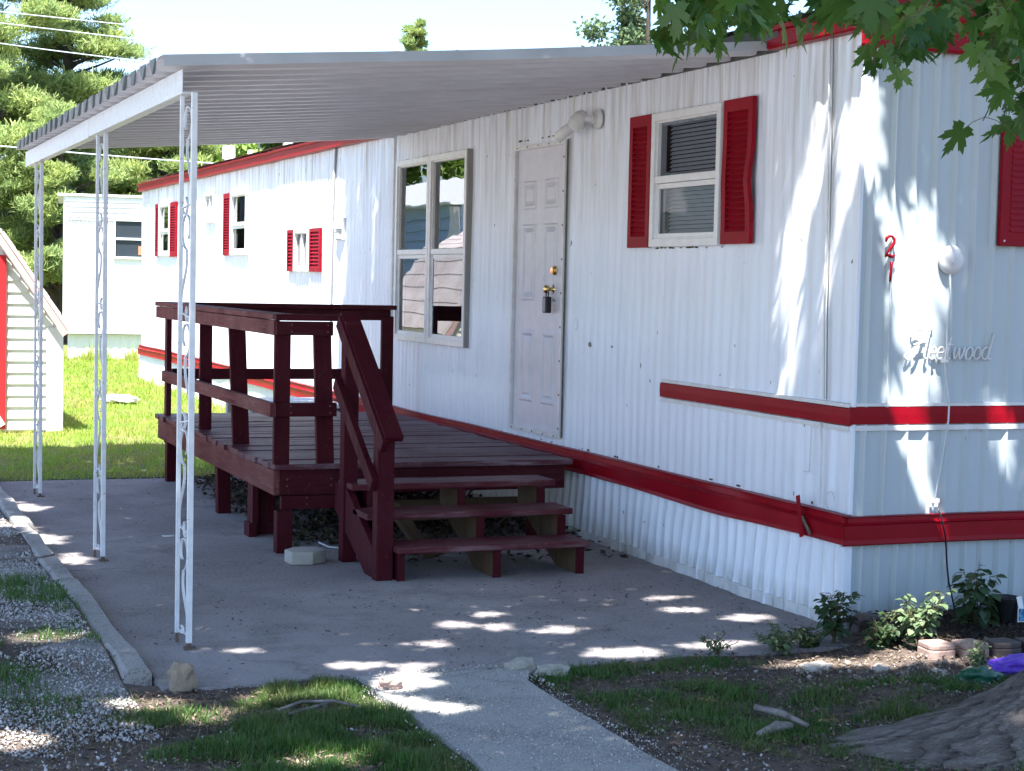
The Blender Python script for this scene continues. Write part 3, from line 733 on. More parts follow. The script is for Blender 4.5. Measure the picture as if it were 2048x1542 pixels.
# lockbox hanging from the knob: lifted off by hand, a thing of its own
lb = thing('lockbox', 'small black key lockbox hanging from the brass door knob', 'lockbox', (-.06, 3.655, 1.44))
b = MB(); b.box(-.085,-.040,3.625,3.685,1.425,1.535); b.build('case', M['black'], lb, bevel=.008)
b = MB(); b.tube([(-.062,3.637,1.53),(-.062,3.636,1.575),(-.062,3.645,1.605),(-.062,3.665,1.605),(-.062,3.674,1.575),(-.062,3.673,1.53)], .005, 8); b.build('shackle', mat('dark_steel', (.08,.08,.09), .3, 1), lb, smooth=True)
b = MB(); b.box(-.088,-.084,3.632,3.678,1.435,1.525); b.build('cover', mat('grey_plastic', (.25,.26,.30), .4), lb)

# ------------------------------------------------------------------ canopy
can = thing('patio_canopy', 'corrugated metal patio canopy on three white ornamental posts beside the home', 'canopy', (-3.12, 3.2, 0))
def can_pt(s, t, up):                         # s: 0 outer .. 1 wall ; t: 0 near .. 1 far
    x = lerp(-3.25, -.018, s); y0 = lerp(.34, .80, s); y1 = lerp(6.15, 7.2, s)
    z = lerp(2.512, 2.853 - .022*t, s) - .010*math.sin(math.pi*s)
    return (x, lerp(y0, y1, t), z + up)
NP = 23; H = .050
prof = []
for k in range(NP):
    for f, h in ((0,0),(.12,H),(.64,H),(.76,0)): prof.append(((k+f)/NP, h))
prof.append((1.0, 0))
b = MB(); S = [i/14 for i in range(15)]
b.grid([[can_pt(s, t, h+.003*nz(s*3, t*20)) for t, h in prof] for s in S])
sheet = b.build('roof_sheet', M['canopy'], can); m_ = sheet.modifiers.new('thick', 'SOLIDIFY'); m_.thickness = .0025; m_.offset = 1
b = MB()
for k in range(NP):                           # outer end caps of the ribs, dark folded tabs
    if k == NP-1: continue
    sk = rnd.uniform(-.04, .04)
    q = [can_pt(0, (k+f)/NP, h) for f, h in ((.64,H+.002),(.78+sk,-.012),(.97+sk,-.012),(1.12,H+.002))]
    b.hexa([(p[0]-.006-rnd.uniform(0,.012), p[1], p[2]) for p in q] + [(p[0]-.002, p[1], p[2]) for p in q])
b.split('end_cap', mat('weathered_caps', (.13,.15,.16), .55), can)
b = MB(); b.box(-3.155,-3.150,.43,3.20,2.412,2.516); b.box(-3.15,-3.10,.43,3.20,2.412,2.418); b.build('beam', M['post'], can, bevel=.002)
b = MB(); b.box(-3.158,-3.152,3.17,6.38,2.405,2.514); b.box(-3.15,-3.10,3.205,6.38,2.410,2.416); b.build('beam', M['post'], can, bevel=.002)
b = MB(); b.box(-.012,-.004,.8,7.2,2.845,2.93); b.build('rib_gap_strip', M['dark_metal'], can)  # dark strip behind the ribs: the shade in the gaps put into its colour
def post(y, ztop, r_):
    px = -3.122; g = .082; K = .115
    X = lambda u: px - u*K
    b = MB(); b.box(X(g)-.010, X(g)+.008, y+g-.009, y+g+.009, .045, ztop); b.box(X(-g)-.012, X(-g)+.013, y-g-.011, y-g+.011, .03, ztop)
    p = b.build('post', M['post'], can, bevel=.002)
    b = MB(); b.box(X(-g)-.009, X(-g)+.010, y-g-.008, y-g+.008, 0.0, .05); b.box(X(-g)-.02,X(-g)+.03,y-g-.02,y-g+.02,0.0,.012); b.box(X(g)-.007, X(g)+.006, y+g-.006, y+g+.006, .0, .05); b.split('foot', mat('rusty_foot', (.13,.09,.07), .8), p)
    W = .0055; TH = .0045; rr = g-.012
    def ribbon(pts, name='scroll'):
        n = len(pts); off = []
        for i in range(n):
            a = pts[max(0,i-1)]; c = pts[min(n-1,i+1)]; dx_, dz_ = c[0]-a[0], c[1]-a[1]; L = math.hypot(dx_, dz_) or 1
            off.append((pts[i][0]-dz_/L*TH, pts[i][1]+dx_/L*TH))
        r0 = [(X(u)-W, y+u, z) for u, z in pts]; r1 = [(X(u)+W, y+u, z) for u, z in pts]
        q0 = [(X(u)-W, y+u, z) for u, z in off]; q1 = [(X(u)+W, y+u, z) for u, z in off]
        b = MB(); b.grid([r0, r1, q1, q0, r0]); b.build(name, M['post'], p)
    z = ztop-.03; flip = 1
    while z > .30:
        pts = []; c0 = z-.085
        for i in range(20):                       # round curl
            t = i/19; a = math.radians(-60+t*330); k = lerp(.50, 1, t); pts.append((flip*math.cos(a)*rr*k, c0+math.sin(a)*.085*k))
        u0, z0 = pts[-1]
        for i in range(1, 14):                    # long sweep down to the other leg
            t = i/13; e = t*t*(3-2*t); pts.append((lerp(u0, -flip*rr*.9, t) + flip*rr*.25*math.sin(t*math.pi*2), lerp(z0, c0-.36, t)))
        u1, z1 = pts[-1]
        for i in range(1, 14):                    # small curl at the foot
            t = i/13; a = math.radians(180+t*270); k = lerp(1, .55, t); pts.append((-flip*( -rr*.35 - math.cos(a)*-rr*.55*k) , z1-.0+math.sin(a)*.050*k))
        ribbon([(max(-rr, min(rr, u)), max(.06, v)) for u, v in pts])
        z -= .47; flip = -flip
    return p
post(.45, 2.413, 0); post(2.89, 2.408, 1); post(5.84, 2.408, 2)

# ------------------------------------------------------------------ deck
deck = thing('wooden_deck', 'dark red wooden deck with railing and three open stair treads', 'deck', (-1.15, 4.7, 0))
DT = .520; X0, X1, Y0, Y1 = -2.10, -.20, 2.93, 6.68
b = MB(); y = Y0-.03; k = 0
while y < Y1-.02:
    wdt = .135; o = rnd.uniform(-.012, .012); dz = rnd.uniform(-.003, .003)
    b.box(X0-.012+o, X1+rnd.uniform(-.006,.006)+.02, y, y+wdt, DT-.034+dz, DT+dz); y += wdt+rnd.uniform(.007, .012); k += 1
b.build('deck_boards', M['deckboard'], deck, bevel=.004)
def part(name, mt, boxes, parent=deck, bv=.004):
    for q in boxes:
        b = MB(); b.box(*q); b.build(name, M[mt], parent, bevel=bv)
part('rim_joist', 'wood_y', [(X0, X0+.038, Y0, Y1, .335, .484)])
part('rim_joist', 'wood_x', [(X0+.04, -.22, Y0, Y0+.038, .335, .484)])
part('rim_joist', 'wood_x', [(X0+.045, -1.66, Y0-.008, Y0+.03, .250, .331)])
part('rim_joist', 'wood_x', [(X0+.04, -.22, Y1-.04, Y1, .335, .484)])
for yy_ in (3.6, 4.3, 5.0, 5.7, 6.2): part('joist', 'rawwood', [(X0+.04, -.25, yy_, yy_+.038, .34, .482)], bv=0)
def postp(x, y, wx, wy, z0, z1, lean=0.0):
    b = MB(); b.hexa([(x,y,z0),(x+wx,y,z0),(x+wx,y+wy,z0),(x,y+wy,z0),(x+lean,y,z1),(x+wx+lean,y,z1),(x+wx+lean,y+wy,z1),(x+lean,y+wy,z1)])
    return b.build('post', M['wood_z'], deck, bevel=.004)
# legs
postp(-2.10, 2.835, .095, .085, 0, .25); postp(-2.065, 4.60, .09, .09, 0, .34, -.01); postp(-2.085, 3.52, .04, .14, 0, .34); postp(-2.03, 3.60, .12, .04, 0, .34)
part('footing', 'wood_z', [(-2.11,-2.06,3.50,3.64,0,.09)]); postp(-.42, 2.98, .09, .09, 0, .34); postp(-2.06, 6.5, .09, .09, 0, .34); postp(-.3, 6.5, .09, .09, 0, .34); postp(-1.1, 4.6, .09, .09, 0, .34)
# rail posts
postp(-2.105, 2.915, .095, .04, DT, 1.29); postp(-1.835, 2.93, .105, .04, DT, 1.29, -.03)
postp(-2.060, 4.19, .11, .04, DT, 1.29, -.035); postp(-2.055, 5.30, .088, .04, DT, 1.29, .0); postp(-2.06, 6.55, .04, .09, .30, 1.29)
postp(-.29, 6.58, .10, .045, DT, 1.32)
# side rail (left)
part('cap_rail', 'wood_y', [(-2.125, -1.985, 2.90, 6.72, 1.378, 1.412)]); part('cap_rail', 'wood_x', [(-2.12, -1.70, 2.84, 2.898, 1.374, 1.412)])
part('cap_rail', 'wood_y', [(-2.12, -2.082, 2.90, 6.70, 1.286, 1.374)])
part('side_rail', 'wood_y', [(-2.145, -2.107, 2.86, 6.30, .807, .890)])
# front rail
part('side_rail', 'wood_x', [(-2.11, -1.765, 2.868, 2.906, 1.288, 1.370)]); part('side_rail', 'wood_x', [(-2.105, -1.735, 2.872, 2.910, .807, .888)])
# far rail
part('cap_rail', 'wood_x', [(-1.98, -.17, 6.56, 6.72, 1.374, 1.410)]); part('side_rail', 'wood_x', [(-2.0, -.20, 6.63, 6.668, 1.285, 1.373)]); part('side_rail', 'wood_x', [(-2.0, -.22, 6.632, 6.668, .800, .885)])
for p_ in [(-2.106-.001, 2.965, .85), (-2.02, 2.866, .85), (-1.78, 2.866, .85), (-2.02, 2.866, 1.33), (-1.80, 2.866, 1.33), (-2.02, 2.920, .41), (-1.75, 2.92, .41), (-1.9, 2.92, .30)]:
    for dz_ in (-.02, .02):
        b = MB(); b.lathe((p_[0], p_[1]-.002, p_[2]+dz_), (0,-1,0), [(0,.006),(.003,.005),(.003,0)], 8); b.build('screw', M['screw'], deck)
# stairs
postp(-1.812, 2.45, .085, .085, 0, 1.385); postp(-1.812, 1.80, .095, .085, 0, .80)
b = MB(); b.bar((-1.765, 2.56, 1.425), (-1.745, 1.73, .775), .105, .036); b.build('handrail', M['wood_z'], deck, bevel=.004)
b = MB(); b.bar((-1.815, 2.56, 1.385), (-1.795, 1.74, .735), .036, .085); b.build('handrail', M['wood_z'], deck, bevel=.004)
b = MB(); b.bar((-1.832, 2.55, 1.03), (-1.832, 1.80, .52), .036, .085); b.build('handrail', M['wood_z'], deck, bevel=.004)
TR = [(1.72, .190, -1.715, -.585), (2.02, .335, -1.80, -.560), (2.34, .462, -1.795, -.535)]
for y_, z_, a, c in TR: part('stair_tread', 'tread', [(a, c, y_, y_+.275, z_-.036, z_)], bv=.006)
def stringer(x, w_, m_, full=True):
    pts = [(1.76,0),(1.76,.152),(2.03,.152),(2.03,.297),(2.35,.297),(2.35,.424),(2.66,.424),(2.66,.30),(2.05,0)]
    b = MB(); b.prism(pts, 0, x, x+w_); return b.build('stringer', M[m_], deck, bevel=.002)
stringer(-1.70, .038, 'wood_z'); stringer(-1.15, .036, 'rawwood'); stringer(-.65, .036, 'rawwood')
part('riser_face', 'wood_z', [(-1.155,-1.110,1.742,1.757,0,.150),(-1.155,-1.110,2.012,2.027,.155,.296),(-1.155,-1.110,2.332,2.347,.30,.423)], bv=.001)
part('riser_face', 'wood_z', [(-.656,-.609,1.742,1.757,0,.150),(-.656,-.609,2.012,2.027,.155,.296),(-.656,-.609,2.332,2.347,.30,.423)], bv=.001)
b = MB(); b.prism([(1.885,0),(1.885,.15),(2.45,.44),(2.66,.44),(2.66,.28),(2.05,0)], 0, -1.80, -1.762); b.build('stringer', M['wood_z'], deck, bevel=.002)
part('rim_joist', 'rawwood', [(-1.6, -.30, 3.2, 3.238, .12, .25)], bv=0); b = MB(); b.bar((-1.42,2.75,.28), (-1.30,2.40,.02), .09, .03); b.build('brace', M['rawwood'], deck)

# ------------------------------------------------------------------ small things on and by the patio
def rock(name, x, y, z, sx, sy, sz, m, label, cat='rock', seed=1, group=None, rz=0.0, rough=.22):
    bm = bmesh.new(); bmesh.ops.create_icosphere(bm, subdivisions=3, radius=1)
    for v in bm.verts:
        p = v.co; k = 1 + rough*nz(p.x*1.4+seed*3, p.y*1.4, p.z*1.4) + rough*.5*nz(p.x*3.5+seed, p.y*3.5, p.z*3.5)
        q = Vector((max(-.8,min(.8,p.x)), max(-.8,min(.8,p.y)), max(-.75,min(.8,p.z))))*k
        v.co = Vector((q.x*sx, q.y*sy, q.z*sz))
    me = bpy.data.meshes.new(name); bm.to_mesh(me); bm.free(); me.materials.append(M[m])
    o = bpy.data.objects.new(name, me); COL.objects.link(o); o.location = (x, y, z); o.rotation_euler = (0, 0, rz)
    if label: tag(o, label, cat, group)
    return o
rock('rock', -3.275, -.33, .04, .060, .05, .070, 'stonerock', 'rough tan rock standing at the near end of the concrete kerb', seed=2, rough=.5)
b = MB(); b.prism([(-2.12,2.42),(-2.00,2.40),(-1.90,2.48),(-1.92,2.60),(-2.06,2.62),(-2.13,2.54)], 2, 0.0, .075)
tag(b.build('stepping_block', M['paver'], bevel=.008), 'pale broken concrete block lying beside the front leg of the deck', 'block')
rod = MB(); rod.tube([(-1.80,3.00,.035),(-1.75,2.95,.012),(-1.66,2.86,.012),(-1.0,3.0,.012)], .006, 6)
tag(rod.build('metal_rod', M['cord'], smooth=True), 'thin white rod lying on the ground under the deck', 'rod')
# dead leaves and debris under the deck
N = 5200; px = rng.uniform(-1.95, -.1, N); py = rng.uniform(2.2, 6.5, N) ; keep = (py > 2.98+.1*np.sin(px*9)) | (rng.random(N) < .22*(px > -1.66)); px, py = px[keep], py[keep]
LEAF5 = [(0,0,0),(.5,.28,.1),(1,0,0),(.5,-.28,.1)]
o = scatter('dead_leaves', LEAF5, [(0,1,2,3)], np.stack([px, py, rng.uniform(.005, .06, len(px))*np.clip((py-2.0), .1, 1)], 1), eul(rng.uniform(-.8,.8,len(px)), rng.uniform(-.8,.8,len(px)), rng.uniform(0,6.28,len(px))), rng.uniform(.03,.08,len(px)), M['litter'])
tag(o, 'dead leaves heaped on the ground under the deck', 'leaf litter', kind='stuff')
# specks of leaf and twig scattered over the patio
N = 1500; px = rng.uniform(-3.3, -.05, N); py = np.where(rng.random(N) < .7, rng.uniform(-.4, 1.6, N), rng.uniform(1.6, 6.5, N))
cl = np.array([nz(a*1.7, c*1.7, 77) + .9*(a+.5) *.15 for a, c in zip(px, py)]); keep = (cl + rng.random(N)*.5 > .05) | (px < -3.2) | (px > -.35); px, py = px[keep], py[keep]
o = scatter('leaf_specks', LEAF5, [(0,1,2,3)], np.stack([px, py, np.full(len(px), .008)], 1), eul(rng.uniform(-.3,.3,len(px)), rng.uniform(-.3,.3,len(px)), rng.uniform(0,6.28,len(px))), rng.uniform(.008,.028,len(px))[:,None]*np.array([[1,.8,1]]), M['litter'])
tag(o, 'small bits of leaf and twig scattered over the concrete patio', 'leaf litter', kind='stuff')

# gravel
def g_blob(x, y): return nz(x*1.1+3, y*1.1, 21) + .5*nz(x*3.1, y*3.1, 23)
PENT = [(math.cos(i*1.2566), math.sin(i*1.2566), 0) for i in range(5)]
OCT = [(1,0,0),(-.9,.2,.1),(0,1,-.1),(.1,-1,0),(.2,.1,.7),(-.1,0,-.6)]; OCTF = [(0,2,4),(2,1,4),(1,3,4),(3,0,4),(2,0,5),(1,2,5),(3,1,5),(0,3,5)]
def gravel(n, x0, x1, y0, y1, keepf, smin, smax, label):
    px = rng.uniform(x0, x1, n); py = rng.uniform(y0, y1, n); k = np.array([keepf(a, c) for a, c in zip(px, py)])
    px, py = px[k], py[k]; n = len(px); s = rng.uniform(smin, smax, n)*rng.choice([1,1,1,1.6], n)
    z = np.array([.010+.006*nz(a*3, c*3) if 'path' in label else gh(a, c) for a, c in zip(px, py)]) + .003 + s*.3
    o = scatter('gravel', OCT, OCTF, np.stack([px, py, z], 1), eul(rng.uniform(0,6,n), rng.uniform(0,6,n), rng.uniform(0,6,n)), s[:,None]*rng.uniform(.6,1.1,(n,3)), M['gravel'])
    return tag(o, label, 'gravel', kind='stuff')
m = mat('gravel_stones', (.5,.5,.5), .9); t = NT(m); g = t.n('ShaderNodeNewGeometry')
t.base(t.mix(g.outputs['Random Per Island'], (.24,.225,.21), (.56,.55,.545))); M['gravel'] = m
m = mat('rubble', (.3,.25,.2), .9); t = NT(m); g = t.n('ShaderNodeNewGeometry'); t.base(t.mix(g.outputs['Random Per Island'], (.14,.10,.08), (.42,.36,.31))); M['rubble'] = m
gravel(110000, -5.4, -3.49, -2.6, 7.2, lambda x, y: g_blob(x, y) > -.18 - .2*(y > 1) or rnd.random() < .12, .003, .008, 'white crushed gravel on the drive left of the kerb')
gravel(9000, -3.5, -1.9, 6.62, 6.98, lambda x, y: rnd.random() < .8, .005, .013, 'pale gravel strip along the lawn edge of the patio')
gravel(6000, -3.4, 1.2, -3.2, -.35, lambda x, y: not in_path(x, y) and nz(x*2, y*2, 55) > .15 and not (x>0 and y>-1) , .0025, .007, 'small white stones strewn in the bare soil')
gravel(1300, -.9, .6, -1.15, -.66, lambda x, y: rnd.random() < .4+.8*nz(x*5, y*5, 3), .003, .013, 'pale stones and chips along the flower bed').data.materials[0] = M['rubble']

N = 40000; px = rng.uniform(-4.7, 1.2, N); py = rng.uniform(-3.4, -.30, N); k = ~((px > -2.6) & (px < -1.88)); k &= ~((px > -.1) & (py > -.85)); px, py = px[k], py[k]
pz = np.array([gh(a, c) for a, c in zip(px, py)])
o = scatter('yard_litter', LEAF5, [(0,1,2,3)], np.stack([px, py, pz+.006], 1), eul(rng.uniform(-.6,.6,len(px)), rng.uniform(-.5,.5,len(px)), rng.uniform(0,6.28,len(px))), rng.uniform(.008,.035,len(px))[:,None]*np.array([[1,.6,1]]), M['chips'])
tag(o, 'dry leaves, chips and bits of bark on the bare soil under the tree', 'leaf litter', kind='stuff')
N = 9000; px = rng.uniform(-5.2, -3.36, N); py = rng.uniform(-.6, 6.8, N); k = np.array([nz(a*2.3, c*2.3, 14) > .08 or a > -3.50 for a, c in zip(px, py)]); px, py = px[k], py[k]
o = scatter('drive_litter', LEAF5, [(0,1,2,3)], np.stack([px, py, np.array([max(gh(a, c), .0) for a, c in zip(px, py)])+.010], 1), eul(rng.uniform(-.6,.6,len(px)), rng.uniform(-.5,.5,len(px)), rng.uniform(0,6.28,len(px))), rng.uniform(.008,.03,len(px))[:,None]*np.array([[1,.6,1]]), M['chips'])
tag(o, 'dry leaf bits lying on the gravel and along the kerb', 'leaf litter', kind='stuff')
gravel(9000, -2.62, -1.86, -3.0, -.33, lambda x, y: rnd.random() < .4+.6*smooth01(-.3,.3,nz(x*3,y*3,91)), .0016, .0045, 'loose grit and small stones on the weathered path')
# grass
def blades(name, n, region, keepf, h0, h1, w0, m, label, hf=None, spread=.8):
    x0, x1, y0, y1 = region
    px = rng.uniform(x0, x1, n); py = rng.uniform(y0, y1, n); kv = np.array([keepf(a, c) for a, c in zip(px, py)])
    k = kv > rng.random(n); px, py, kk = px[k], py[k], np.clip(kv[k], .25, 1); n = len(px)
    hh = rng.uniform(h0, h1, n)*(.55+.45*kk)*np.array([1+.9*nz(q*6, c*6, 66) for q, c in zip(px, py)]); a = rng.uniform(0, 6.28, n)
    z = np.array([gh(q, c) if hf is None else hf for q, c in zip(px, py)])
    T = [(-.5,0,0),(.5,0,0),(.38,.12,.5),(-.38,.12,.5),(0,.42,1)]
    o = scatter(name, T, [(0,1,2,3),(3,2,4)], np.stack([px, py, z-.004], 1), eul(rng.normal(0,spread,n), rng.normal(0,.25,n), a), np.stack([rng.uniform(.7,1.3,n)*w0, hh, hh], 1), m)
    return tag(o, label, 'grass', kind='stuff')
def patch(P):
    def f(x, y):
        v = 0
        for cx, cy, rx, ry, d in P: v = max(v, d*max(0, 1.15-((x-cx)/rx)**2-((y-cy)/ry)**2))
        return v*(.16 + 1.4*smooth01(-.34, .14, nz(x*4.5, y*4.5, 41)+.35*nz(x*13, y*13, 42)))
    return f
P1 = patch([(-2.75,-.55,.30,.20,1),(-3.02,-.62,.16,.10,.8),(-2.9,-1.02,.38,.20,1),(-2.62,-.92,.18,.4,1),(-3.1,-1.25,.5,.2,.9),(-2.7,-1.45,.35,.30,1),(-3.35,-.75,.35,.15,.55),(-3.05,-1.75,.6,.35,.7)])
def g1(x, y):
    if -2.58 < x < -1.88 and y < -.2: return 0
    bare = math.exp(-(((x+2.86)/.14)**2+((y+.80)/.09)**2)) + math.exp(-(((x+2.95)/.2)**2+((y+1.42)/.05)**2))
    return P1(x, y)*(1-.95*bare)
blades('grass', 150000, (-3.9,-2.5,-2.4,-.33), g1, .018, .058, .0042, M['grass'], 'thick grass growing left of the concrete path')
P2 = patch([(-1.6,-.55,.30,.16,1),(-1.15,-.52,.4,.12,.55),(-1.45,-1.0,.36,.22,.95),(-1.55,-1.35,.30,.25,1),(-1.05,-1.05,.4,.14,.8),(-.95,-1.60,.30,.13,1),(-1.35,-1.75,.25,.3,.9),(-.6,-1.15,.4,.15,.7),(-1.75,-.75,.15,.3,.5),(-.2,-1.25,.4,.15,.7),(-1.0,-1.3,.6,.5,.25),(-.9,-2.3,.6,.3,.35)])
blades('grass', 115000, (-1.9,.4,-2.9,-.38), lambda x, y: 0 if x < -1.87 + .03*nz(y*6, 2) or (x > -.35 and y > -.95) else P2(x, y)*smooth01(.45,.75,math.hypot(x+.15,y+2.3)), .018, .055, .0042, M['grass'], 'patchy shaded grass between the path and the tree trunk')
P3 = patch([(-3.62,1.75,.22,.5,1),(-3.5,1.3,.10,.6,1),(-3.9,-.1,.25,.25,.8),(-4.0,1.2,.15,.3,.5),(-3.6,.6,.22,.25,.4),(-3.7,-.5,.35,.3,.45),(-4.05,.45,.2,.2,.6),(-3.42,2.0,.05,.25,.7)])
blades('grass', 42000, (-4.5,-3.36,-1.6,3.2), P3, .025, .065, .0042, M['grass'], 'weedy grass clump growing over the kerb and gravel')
blades('grass', 4500, (-3.36,-3.2,1.4,2.6), lambda x, y: .8*smooth01(-3.24,-3.34,x)*smooth01(-.2,.3,nz(x*3,y*5,3)), .02, .05, .004, M['grass'], 'weeds in the gap between kerb and patio')
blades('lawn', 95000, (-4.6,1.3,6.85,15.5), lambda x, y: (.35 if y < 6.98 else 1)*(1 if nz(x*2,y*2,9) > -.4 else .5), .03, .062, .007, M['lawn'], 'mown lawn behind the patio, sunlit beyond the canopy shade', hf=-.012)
blades('lawn', 60000, (-3.5,1.9,15.5,27), lambda x, y: 1, .035, .07, .012, M['lawn'], 'far sunlit part of the lawn up to the neighbouring home', hf=-.012)
blades('tall_grass', 6500, (-.55,-.02,7.3,19.5), lambda x, y: 1 if x > -.25+.15*nz(y*2,3) else .3, .08, .2, .009, M['lawn'], 'taller unmown grass along the skirting of the home', hf=-.012)
blades('tall_grass', 6000, (-.5,1.3,25.2,25.95), lambda x, y: smooth01(-.2,.3,nz(x*2.5,3)), .12, .34, .014, M['lawn'], 'tall weeds against the skirting of the far home', hf=-.012)

M['dry'] = leafmat('dry_blades', (.16,.12,.06), (.30,.25,.14), .3, .7)
blades('dry_grass', 26000, (-3.9,-2.5,-2.4,-.33), lambda x, y: .55*min(1, g1(x, y)+.18)*(0 if -2.58 < x < -1.88 else 1), .02, .06, .0035, M['dry'], 'dry straw-coloured blades in the grass left of the path', spread=.9)
blades('dry_grass', 26000, (-1.85,.4,-2.9,-.42), lambda x, y: .45*min(1, P2(x, y)+.22)*(0 if (x > -.35 and y > -.95) else 1), .02, .055, .0035, M['dry'], 'dry straw-coloured blades in the yard under the maple', spread=.9)
# leafy plants against the wall
HEART = [(0,0,0),(.35,.42,.05),(.7,.35,.02),(1.15,0,-.12),(.7,-.35,.02),(.35,-.42,.05)]
def plant(name, x, y, h, n, m, label, spread=.08, leaf=.03, stems=3, seed=1, z0=0.0, low=.15):
    r = random.Random(seed); t = thing(name, label, 'plant', (x, y, z0)); n = int(n*3.0); leaf *= 1.18; stems = int(stems*1.5)
    b = MB(); pos = []; ang = []
    for s in range(stems):
        a = r.uniform(0, 6.28); hh = h*r.uniform(.6, 1); d = spread*r.uniform(.2, 1)
        pts = [(x+math.cos(a)*d*u**1.5+.008*math.sin(u*9+s), y+math.sin(a)*d*u**1.5, z0+hh*u) for u in [i/8 for i in range(9)]]
        b.tube(pts, [.0035*(1-.6*i/8) for i in range(9)], 5)
        for _ in range(n//stems):
            u = low + (1-low)*r.random()**.8; i = min(7, int(u*8)); p = pts[i]; q = pts[i+1]; f = u*8-i; aa = r.uniform(0, 6.28); dd = leaf*r.uniform(.2, .9)*(1.2-.5*u)
            c = Vector((lerp(p[0],q[0],f)+math.cos(aa)*dd, lerp(p[1],q[1],f)+math.sin(aa)*dd, lerp(p[2],q[2],f)+r.uniform(-.01,.02)))
            b.tube([(lerp(p[0],q[0],f), lerp(p[1],q[1],f), lerp(p[2],q[2],f)), c], .0014, 4, False)
            pos.append(c); ang.append((r.uniform(-.5,.5), r.uniform(-.1,.9), aa, leaf*r.uniform(.6,1.25)*(1.15-.45*u)))
    b.build('stem', M['twig'], t)
    A = np.array(ang); scatter('leaves', HEART, [(0,1,2,3),(0,3,4,5)], np.array(pos), eul(A[:,0],A[:,1],A[:,2]), A[:,3], M[m], t)
    return t
G_ = 'weeds and plants along the foot of the corner'

plant('leafy_weed', -.26, -.30, .27, 64, 'weed', 'tall dark weed with drooping leaves right in front of the home corner', .11, .036, 5, 3)
plant('leafy_weed', -.02, -.62, .30, 150, 'weed_pale', 'bushy pale green weed catching sun, left of the pink edging block', .15, .034, 8, 4)
plant('leafy_weed', -.14, -.50, .16, 90, 'weed', 'low dark bushy weed between the slender dark one and the pale bushy one', .14, .030, 7, 9)
plant('leafy_weed', -.60, -.40, .11, 130, 'weed_pale', 'low sunlit ground weed spreading at the patio edge', .17, .022, 10, 5)
plant('leafy_weed', -.42, -.36, .10, 90, 'weed', 'low dark ground weed beside the wall corner', .13, .022, 8, 6)
plant('leafy_weed', -.90, -.36, .09, 40, 'weed_pale', 'small thin weed at the patio edge, farthest from the home corner', .12, .016, 6, 15)
plant('climbing_plant', .44, -.42, .36, 44, 'weed', 'tall heart-leaved plant growing up against the end skirting', .09, .058, 4, 7, z0=.02)
plant('leafy_weed', .04, -.98, .14, 34, 'weed_pale', 'small pale seedling in front of the second pink edging block', .05, .022, 4, 8)
plant('leafy_weed', .86, -.40, .24, 30, 'weed', 'dark plant beside the black pot at the right edge of the photo', .07, .034, 4, 12)

# bed edging and clutter
def edging(x, y, w_, m_, label, rz=0.0):
    b = MB(); n = 10
    prof = [(-w_/2,-.045),(-w_/2+.008,-.062),(0,-.078),(w_/2-.008,-.062),(w_/2,-.045),(w_/2-.01,.06),(-w_/2+.01,.06)]
    b.prism(prof, 2, 0.0, .075); b.prism([(u*.97, v*.97) for u, v in prof], 2, .075, .10)
    o = b.build('edging_block', M[m_], bevel=.006); o.location = (x, y, -.005); o.rotation_euler = (0,0,rz); return tag(o, label, 'block', 'edging blocks along the flower bed')
edging(-.055, -.80, .135, 'block', 'sunlit pink edging block, leftmost of the row by the pale weed', -.05)
edging(.10, -.83, .135, 'block', 'pink edging block half in shade, second in the row', .06)
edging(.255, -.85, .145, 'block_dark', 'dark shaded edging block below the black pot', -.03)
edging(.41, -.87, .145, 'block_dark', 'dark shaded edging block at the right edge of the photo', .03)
b = MB(); b.grid([[(x, y, .062+.02*nz(x*5,y*5)) for x in [-.1+i*.06 for i in range(40)]] for y in (-.76,-.66,-.56,-.46,-.36,-.26,-.16,-.03)]); tag(b.build('flower_bed', M['mulch'], smooth=True), kind='structure')
N = 2600; px = rng.uniform(-.1, 1.2, N); py = rng.uniform(-.80, -.05, N)
o = scatter('bark_mulch', OCT, OCTF, np.stack([px, py, .068+.02*rng.random(N)], 1), eul(rng.uniform(-.5,.5,N), rng.uniform(-.5,.5,N), rng.uniform(0,6,N)), np.stack([rng.uniform(.008,.028,N), rng.uniform(.004,.008,N), rng.uniform(.003,.006,N)], 1), M['mulch']); tag(o, 'dark bark mulch in the flower bed', 'mulch', kind='stuff')
o = MB(); o.prism([(-.15,0),(.0,0),(.03,.07),(-.12,.09)], 1, -.03, .03); o = o.build('leaning_slab', M['block_dark'], bevel=.005); o.location = (.06,-.20,.02); tag(o, 'dark flat stone leaning at the wall behind the pale bushy weed', 'stone')
pot = thing('plant_pot', 'black plastic nursery pot standing in the flower bed', 'pot', (.615,-.40,.07))
b = MB(); b.lathe((.615,-.40,.075), (0,0,1), [(0,.0),(0,.052),(.10,.068),(.103,.074),(.118,.075),(.118,.070),(.10,.064),(.02,.05),(.02,0)], 28); b.build('pot_body', M['black'], pot, smooth=False)
lab = mat('pot_tag_print', (.1,.3,.5), .4); t = NT(lab); t.base(t.mix(t.ramp(t.noise(40, 3), .45, .55), (.03,.10,.22), (.10,.38,.62)))
b = MB(); b.box(.625,.687,-.487,-.484,.085,.155); tg = b.build('tag', M['white_frame'], pot); b = MB(); b.box(.631,.681,-.4895,-.4875,.091,.149); b.build('tag_print', lab, tg)
b = MB(); b.bar((.645,-.485,.15), (.64,-.47,.205), .03, .002, (0,1,0)); b.build('tag_stem', M['white_frame'], tg)
